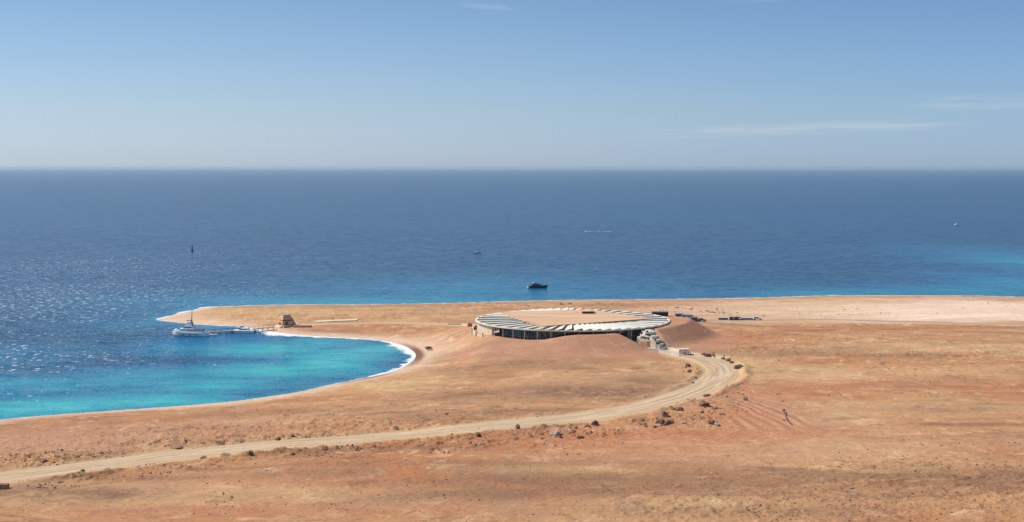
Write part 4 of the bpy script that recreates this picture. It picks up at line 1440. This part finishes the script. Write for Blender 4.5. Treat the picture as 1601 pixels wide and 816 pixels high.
big = [
    (747.5, 682.5, 9, 'squarish dark rock left of the road verge with a smaller rock at its foot', 'rock', .9),
    (755, 677, 6, 'dark rock touching the upper right of the squarish rock', 'rock', .7),
    (734, 688, 5, 'small dark rock left of the squarish rock', 'rock2', .7),
    (743, 696.5, 5.5, 'left one of three grey stones lying in a row', 'rockg', .8),
    (749.5, 696.5, 5.5, 'middle one of three grey stones lying in a row', 'rockg', .8),
    (757, 696.5, 5, 'right and darkest one of three stones lying in a row', 'rock', .8),
    (675, 703.5, 9, 'flat dark rock alone below the road, well left of the squarish rock', 'rock', .45),
    (508.5, 705.5, 10, 'dark rounded rock at the road edge, right of the taller green shrub', 'rock', .75),
    (521, 710.5, 5, 'small grey stone just right of the dark rounded rock', 'rockg', .7),
    (533, 711.5, 4.5, 'pale grey stone farther right of the dark rounded rock', 'rockg', .7),
    (457, 711.5, 8, 'dark brown rock below the road between the green shrub and the rounded rock', 'rock', .5),
    (809.5, 672.5, 11, 'upright dark pointed rock close under the road, middle of the picture', 'rock', .95),
    (808, 688.5, 9, 'low dark rock directly below the upright pointed rock', 'rock', .5),
    (842, 675.5, 4, 'small round dark stone right of the upright pointed rock', 'rock', .8),
    (866, 678.5, 16, 'broad pale topped slab rock with dark edges', 'rockg', .35),
    (873.5, 685.5, 11, 'dark broken rock under the broad pale topped slab', 'rock', .6),
    (846, 687, 8, 'brown rock left of the dark broken one', 'rock2', .5),
    (856, 690, 7, 'brown flat rock below the broad slab', 'rock2', .4),
    (897, 677.5, 9, 'dark rock leaning at the foot of a brown one, left of the tall pair', 'rock', .6),
    (901, 671, 7, 'brown rock above the leaning dark rock', 'rock2', .8),
    (907, 685.5, 11, 'long dark rock below and right of the leaning rock', 'rock', .5),
    (918.5, 668.5, 9, 'brown left half of the tall rock pair close to the road', 'rock2', .7),
    (930, 664.5, 11, 'dark right half of the tall rock pair close to the road', 'rock', .95),
    (924.5, 677.5, 8, 'low brown rock beneath the tall rock pair', 'rock2', .5),
    (1004, 657.5, 10, 'thin flat brown rock at the road edge left of the big heap', 'rock2', .35),
    (1039, 652.5, 13, 'brown cone shaped rock on top of the big heap', 'rock2', .9),
    (1033, 663, 12, 'dark left block of the big rock heap', 'rock', .8),
    (1043, 664.5, 14, 'dark middle block of the big rock heap', 'rock', .6),
    (1049, 662, 9, 'dark right block of the big rock heap', 'rock', .8),
    (1024, 668.5, 10, 'long low rock at the lower left of the big heap', 'rock2', .4),
    (1053, 641, 10, 'dark rock between the road and the big heap, left of a pair', 'rock', .6),
    (1062, 642.5, 9, 'pointed black rock above the big heap, right of a pair', 'rock', .9),
    (1048, 637.5, 8, 'brown rock half buried at the road edge above the pair', 'rock2', .5),
    (1070.5, 663.5, 7, 'lone flat dark rock right of the big heap', 'rock', .45),
    (1101, 635, 17, 'largest rock, brown with dark underside, below the bend of the road', 'rock', .62),
    (1096, 630, 10, 'brown slab lying on the largest rock below the bend', 'rock2', .5),
    (1105.5, 619.5, 9, 'dark flat rock on the outer edge of the road bend', 'rock', .5),
    (1118, 640, 9, 'slanting dark rock right of the largest rock', 'rock', .45),
    (1128.5, 648.5, 8, 'second slanting dark rock, farther down right of the largest', 'rock', .4),
    (1114.5, 663, 11, 'dark left block of the pair alone on the smooth sand', 'rock', .7),
    (1121.5, 665.5, 9, 'pale topped right block of the pair alone on the smooth sand', 'rockg', .6),
    (1166.5, 627, 9, 'dark rock at the left rim of the scored sand', 'rock', .7),
    (1155.5, 576.5, 11, 'dark boulder at the outer side of the road bend, grey on top', 'rock', .75),
    (1139, 564, 8, 'dark rock above the bend, left of the boulder', 'rock', .6),
    (1131, 561.5, 7, 'brown rock above the bend, left end of the line to the boulder', 'rock2', .6),
    (1144, 567, 6, 'small dark rock touching the line above the bend', 'rock', .6),
    (1106, 557, 11, 'dark rock in the ridge right of the gate shelter', 'rock', .5),
    (1099, 554.5, 8, 'brown rock at the left of the ridge by the gate shelter', 'rock2', .5),
    (1114, 556, 9, 'brown rock at the right of the ridge by the gate shelter', 'rock2', .5),
    (1075, 574, 8, 'dark upright rock on the dark slope inside the road bend', 'rock', .9),
    (1078, 582, 7, 'second dark rock down the slope inside the road bend', 'rock', .8),
    (1085, 592, 8, 'lowest dark rock on the slope inside the road bend', 'rock2', .7),
    (698, 648.5, 4, 'lone small black stone on the plain inside the long curve', 'rock', .9),
    (620, 671, 12, 'low dark rock ledge on the far edge of the road', 'rock', .35),
    (142, 714, 16, 'low brown crust ledge at the far side of the road on the left', 'rock2', .3),
    (148, 716.5, 9, 'dark rock in the crust ledge at the far side of the road', 'rock', .5),
    (120, 716, 10, 'low dark rock left of the crust ledge beyond the road', 'rock', .35),
    (68, 722, 12, 'brown mound rock beyond the left end of the road', 'rock2', .5),
    (318, 717.5, 9, 'rounded brown rock at the near road edge left of the taller shrub', 'rock2', .7),
    (383, 712, 9, 'pale stone at the foot of the taller green shrub', 'rockg', .6),
    (276, 700.5, 16, 'flat dark ledge beyond the road left of centre', 'rock2', .22),
    (345, 694, 16, 'dark broken ledge beyond the road above the taller shrub', 'rock', .25),
    (455, 684, 14, 'brown hummock rock beyond the road', 'rock2', .5),
    (435, 687.5, 8, 'dark rock left of the brown hummock beyond the road', 'rock', .5),
    (1226, 658, 3, 'tiny dark stone at the head of the dark curved rut', 'rock', .9),
    (878, 476.5, 6, 'dark rock on the shore behind the round building, left of two', 'rock', .5),
    (891, 476.0, 6, 'dark rock on the shore behind the round building, right of two', 'rock', .5),
    (735, 510.5, 7, 'left of two round dark boulders at the wall end of the round building', 'rock', .9),
    (745, 514.5, 8, 'right of two round dark boulders at the wall end of the round building', 'rock', .8),
]
for px, py, w, lab, mt, fl in big:
    rock(px, py, w * 1.05, lab, 'rocks lying about the road and building', mt, fl)
# square brown block at the left edge
x, y, z = G(3, 764)
blk = MB().box((0, 0, -.3), (3.2, 1.7, 1.5), 0, .94)
blk = blk.build("stone_block", M['rock2'], None, bevel=.12)
blk.location = (x, y, z)
blk.rotation_euler = (0, .05, R(6))
tag(blk, 'squared red brown stone block cut off by the left edge of the picture', 'stone block')
clus = [
    ((1085, 640), (30, 14), 26, 'small dark stone among loose stones below the bend'),
    ((1030, 665), (30, 9), 16, 'small dark stone scattered round the big rock heap'),
    ((880, 684), (42, 11), 30, 'small brown stone between pointed rock and tall pair'),
    ((745, 690), (25, 12), 16, 'small dark stone scattered round the squarish rock'),
    ((580, 700), (90, 5), 32, 'small dark stone along the near road verge'),
    ((1150, 615), (20, 25), 16, 'small reddish stone between bend and scored sand'),
    ((1108, 556), (22, 4), 12, 'small dark stone in ridge right of gate shelter'),
    ((1076, 580), (9, 16), 10, 'small dark stone on slope inside the bend'),
    ((900, 708), (30, 5), 10, 'tiny dark stone on plain below the rock groups'),
    ((1010, 635), (80, 4), 0, ''),
]
for (cx_, cy_), (sx, sy), n_, lab in clus:
    for k in range(n_):
        px, py = rr.gauss(cx_, sx * .55), rr.gauss(cy_, sy * .55)
        sz_, mt_, fl_ = rr.choice((2, 2.3, 2.6, 3, 3.6, 4.4)), rr.choice(('rock', 'rock', 'rock2')), rr.choice((.5, .85))
        where = lab.split(' stone ', 1)[1]
        adj = ('tiny' if sz_ < 2.5 else 'small' if sz_ < 3.3 else 'larger') + (' dark' if mt_ == 'rock' else ' brown') + (' flat' if fl_ < .6 else ' round')
        pos = ('upper' if py < cy_ else 'lower') + (' left' if px < cx_ else ' right')
        rock(px, py, sz_, f"{adj} stone, {pos}, {where}", 'small stones ' + where, mt_, fl_, "small_stone", "stone")


def shrub(px, py, w, h, label, mat='leaf', n=900, name="shrub"):
    x, y, z = G(px, py)
    r = empty(name, (x, y, z - .05), 0, label, 'shrub')
    rn_ = random.Random(int(px))
    f, st_ = MB(), MB()
    for k in range(7):
        a = rn_.uniform(0, 6.28)
        st_.tube((0, 0, 0), (math.cos(a) * w * .3, math.sin(a) * w * .3, h * rn_.uniform(.5, .85)), .05, .02, 5)
    lob = [(rn_.uniform(-.3, .3) * w, rn_.uniform(-.3, .3) * w, h * rn_.uniform(.3, .75), rn_.uniform(.2, .34)) for _ in range(9)]
    for k in range(n):
        c = rn_.choice(lob)
        d = Vector((rn_.gauss(0, 1), rn_.gauss(0, 1), rn_.gauss(0, 1))).normalized() * (rn_.random() ** .4)
        p = Vector((c[0] + d.x * c[3] * w, c[1] + d.y * c[3] * w, max(.05, c[2] + d.z * c[3] * h * 1.1)))
        q = Matrix.Rotation(rn_.uniform(0, 6.28), 3, 'Z') @ Matrix.Rotation(rn_.uniform(-1.2, 1.2), 3, 'X')
        s_ = rn_.uniform(.07, .15)
        f.add([p + q @ Vector(v) for v in ((-s_ * .5, 0, 0), (s_ * .5, 0, 0), (0, 0, s_ * 1.6))], [(0, 1, 2)])
    f.build("foliage", M[mat], r)
    st_.build("stem", M['stem'], r)
    return r


shrub(392.5, 713.5, 1.7, 2.1, 'taller bright green shrub on the near verge of the road')
shrub(129, 741.0, 1.5, 1.25, 'small round yellow green shrub on the near verge towards the left')
shrub(670, 547.5, 3.6, 1.7, 'dark dry bush alone on the pale sand behind the bay', 'dleaf', 1600, "dry_bush")

# curved rut in the scored sand, stood in for by an added dark tube
pts = catmull([(1226.5, 659.5), (1228.5, 663), (1231, 668), (1235, 673), (1238.5, 676)], 4) if False else catmull([(1225.5, 644), (1227, 650), (1229.5, 656), (1233, 661.5), (1238, 666)], 4)
gp = ground(pts[:, 0], pts[:, 1], .5)
pr = empty("rut_tube", tuple(gp[0]), 0, 'thin dark curved tube with a thicker head, added as a rut in the scored sand', 'added_rut')
pm = MB()
for a, c in zip(gp[:-1], gp[1:]):
    pm.tube(tuple(a - gp[0]), tuple(c - gp[0]), .13, .11, 8)
pm.build("added_rut", M['pile'], pr)
MB().tube((-.1, .4, -.1), (.05, -.8, .2), .32, .28, 10).build("rut_head", M['dark'], pr)

# ------------------------------------------------------------------ loose gravel and crust fragments
def gravel(name, regs, mat, label, seed):
    rn_ = np.random.default_rng(seed)
    px, py, sz = [], [], []
    for (cx_, cy_, sx, sy, n_, s0, s1) in regs:
        cen = rn_.uniform(-1, 1, (max(3, n_ // 3), 2))
        c = cen[rn_.integers(0, len(cen), n_)] + rn_.normal(0, .07, (n_, 2))
        px.append(cx_ + c[:, 0] * sx)
        py.append(cy_ + c[:, 1] * sy)
        sz.append((s0 + (s1 - s0) * rn_.random(n_) ** 3) * .8)
    px, py, sz = map(np.concatenate, (px, py, sz))
    g = ground(px, py)
    d_, _ = polydist(g[:, 0], g[:, 1], RD)
    s_ = bil(SDG, g[:, 0], g[:, 1])
    ok = (d_ > RW + .4) & (s_ > 4) & (np.hypot(g[:, 0] - BX, g[:, 1] - BY) > 45)
    g, sz = g[ok], sz[ok]
    t = (1 + 5 ** .5) / 2
    iv = np.array([(-1, t, 0), (1, t, 0), (-1, -t, 0), (1, -t, 0), (0, -1, t), (0, 1, t), (0, -1, -t), (0, 1, -t), (t, 0, -1), (t, 0, 1), (-t, 0, -1), (-t, 0, 1)]) / 1.9
    fv = np.array([(0, 11, 5), (0, 5, 1), (0, 1, 7), (0, 7, 10), (0, 10, 11), (1, 5, 9), (5, 11, 4), (11, 10, 2), (10, 7, 6), (7, 1, 8), (3, 9, 4), (3, 4, 2), (3, 2, 6), (3, 6, 8), (3, 8, 9), (4, 9, 5), (2, 4, 11), (6, 2, 10), (8, 6, 7), (9, 8, 1)])
    n_ = len(g)
    V = iv[None] * rn_.uniform(.65, 1.25, (n_, 12, 1)) * sz[:, None, None] * rn_.uniform(.7, 1.3, (n_, 1, 3)) * np.array([1, 1, .75])
    a = rn_.uniform(0, 6.28, n_)
    ca, sa = np.cos(a)[:, None], np.sin(a)[:, None]
    V = np.stack([V[..., 0] * ca - V[..., 1] * sa, V[..., 0] * sa + V[..., 1] * ca, V[..., 2]], -1) + g[:, None] + np.array([0, 0, .25]) * sz[:, None, None]
    F = fv[None] + 12 * np.arange(n_)[:, None, None]
    me = bpy.data.meshes.new(name)
    me.vertices.add(n_ * 12)
    me.vertices.foreach_set('co', V.astype(np.float32).ravel())
    me.loops.add(n_ * 60)
    me.loops.foreach_set('vertex_index', F.astype(np.int32).ravel())
    me.polygons.add(n_ * 20)
    me.polygons.foreach_set('loop_start', np.arange(n_ * 20, dtype=np.int32) * 3)
    me.update(calc_edges=True)
    me.materials.append(mat)
    o_ = bpy.data.objects.new(name, me)
    COL.objects.link(o_)
    return tag(o_, label, kind='stuff')


gravel("gravel", [
    (1450, 770, 150, 50, 620, .10, .42), (1510, 720, 90, 30, 200, .10, .42), (1220, 790, 60, 24, 110, .10, .4), (1320, 790, 160, 26, 160, .1, .4), (1500, 560, 110, 22, 240, .1, .4),
    (1180, 545, 90, 20, 170, .12, .4), (1130, 525, 60, 14, 80, .1, .4), (1400, 580, 150, 20, 120, .1, .4), (1350, 625, 130, 14, 60, .1, .5), (900, 780, 200, 30, 140, .08, .38), (500, 780, 300, 30, 180, .08, .36),
    (120, 715, 120, 14, 420, .10, .42), (330, 690, 60, 12, 420, .10, .36), (480, 680, 90, 9, 320, .1, .36), (560, 655, 150, 20, 300, .08, .32), (60, 755, 60, 8, 220, .1, .5), (220, 735, 110, 12, 320, .1, .38),
    (460, 708, 110, 8, 300, .1, .42), (620, 700, 120, 10, 260, .1, .45), (770, 685, 60, 14, 130, .1, .45), (900, 680, 80, 16, 200, .1, .5), (1050, 655, 70, 18, 240, .1, .5), (1140, 630, 35, 28, 150, .1, .45),
    (900, 645, 140, 14, 110, .08, .3), (760, 655, 90, 12, 220, .08, .32), (150, 690, 160, 14, 200, .08, .3), (420, 640, 120, 12, 110, .08, .3), (850, 478, 130, 5, 240, .15, .6), (620, 483, 140, 6, 260, .15, .5),
    (1090, 485, 60, 5, 120, .15, .8), (1200, 490, 150, 6, 110, .15, .5), (1400, 480, 180, 10, 80, .15, .6), (420, 492, 90, 9, 110, .12, .4), (640, 515, 60, 6, 50, .12, .4),
], M['rock2'], 'brown gravel and broken crust strewn over the desert', 77)
gravel("pebbles", [
    (800, 740, 800, 75, 1500, .06, .26), (300, 700, 320, 30, 900, .06, .3), (800, 660, 400, 40, 900, .06, .26), (1350, 640, 250, 120, 900, .06, .28), (1100, 640, 90, 30, 500, .06, .35),
], M['rock2'], 'light brown pebbles strewn over the desert', 78)

# ------------------------------------------------------------------ air
hz = MB().box((0, 12000, -9.5), (60000, 50000, 96.5))
hm = bpy.data.materials.new("air")
hm.use_nodes = True
hm.node_tree.nodes.clear()
pv = hm.node_tree.nodes.new('ShaderNodeVolumePrincipled')
pv.inputs['Color'].default_value = (0.62, 0.84, 1.0, 1)
pv.inputs['Density'].default_value = 0.000034
pv.inputs['Anisotropy'].default_value = 0.2
ho = hm.node_tree.nodes.new('ShaderNodeOutputMaterial')
hm.node_tree.links.new(pv.outputs[0], ho.inputs['Volume'])
ho_ = hz.build("haze", hm)
tag(ho_, 'thin pale sea haze', kind='stuff')
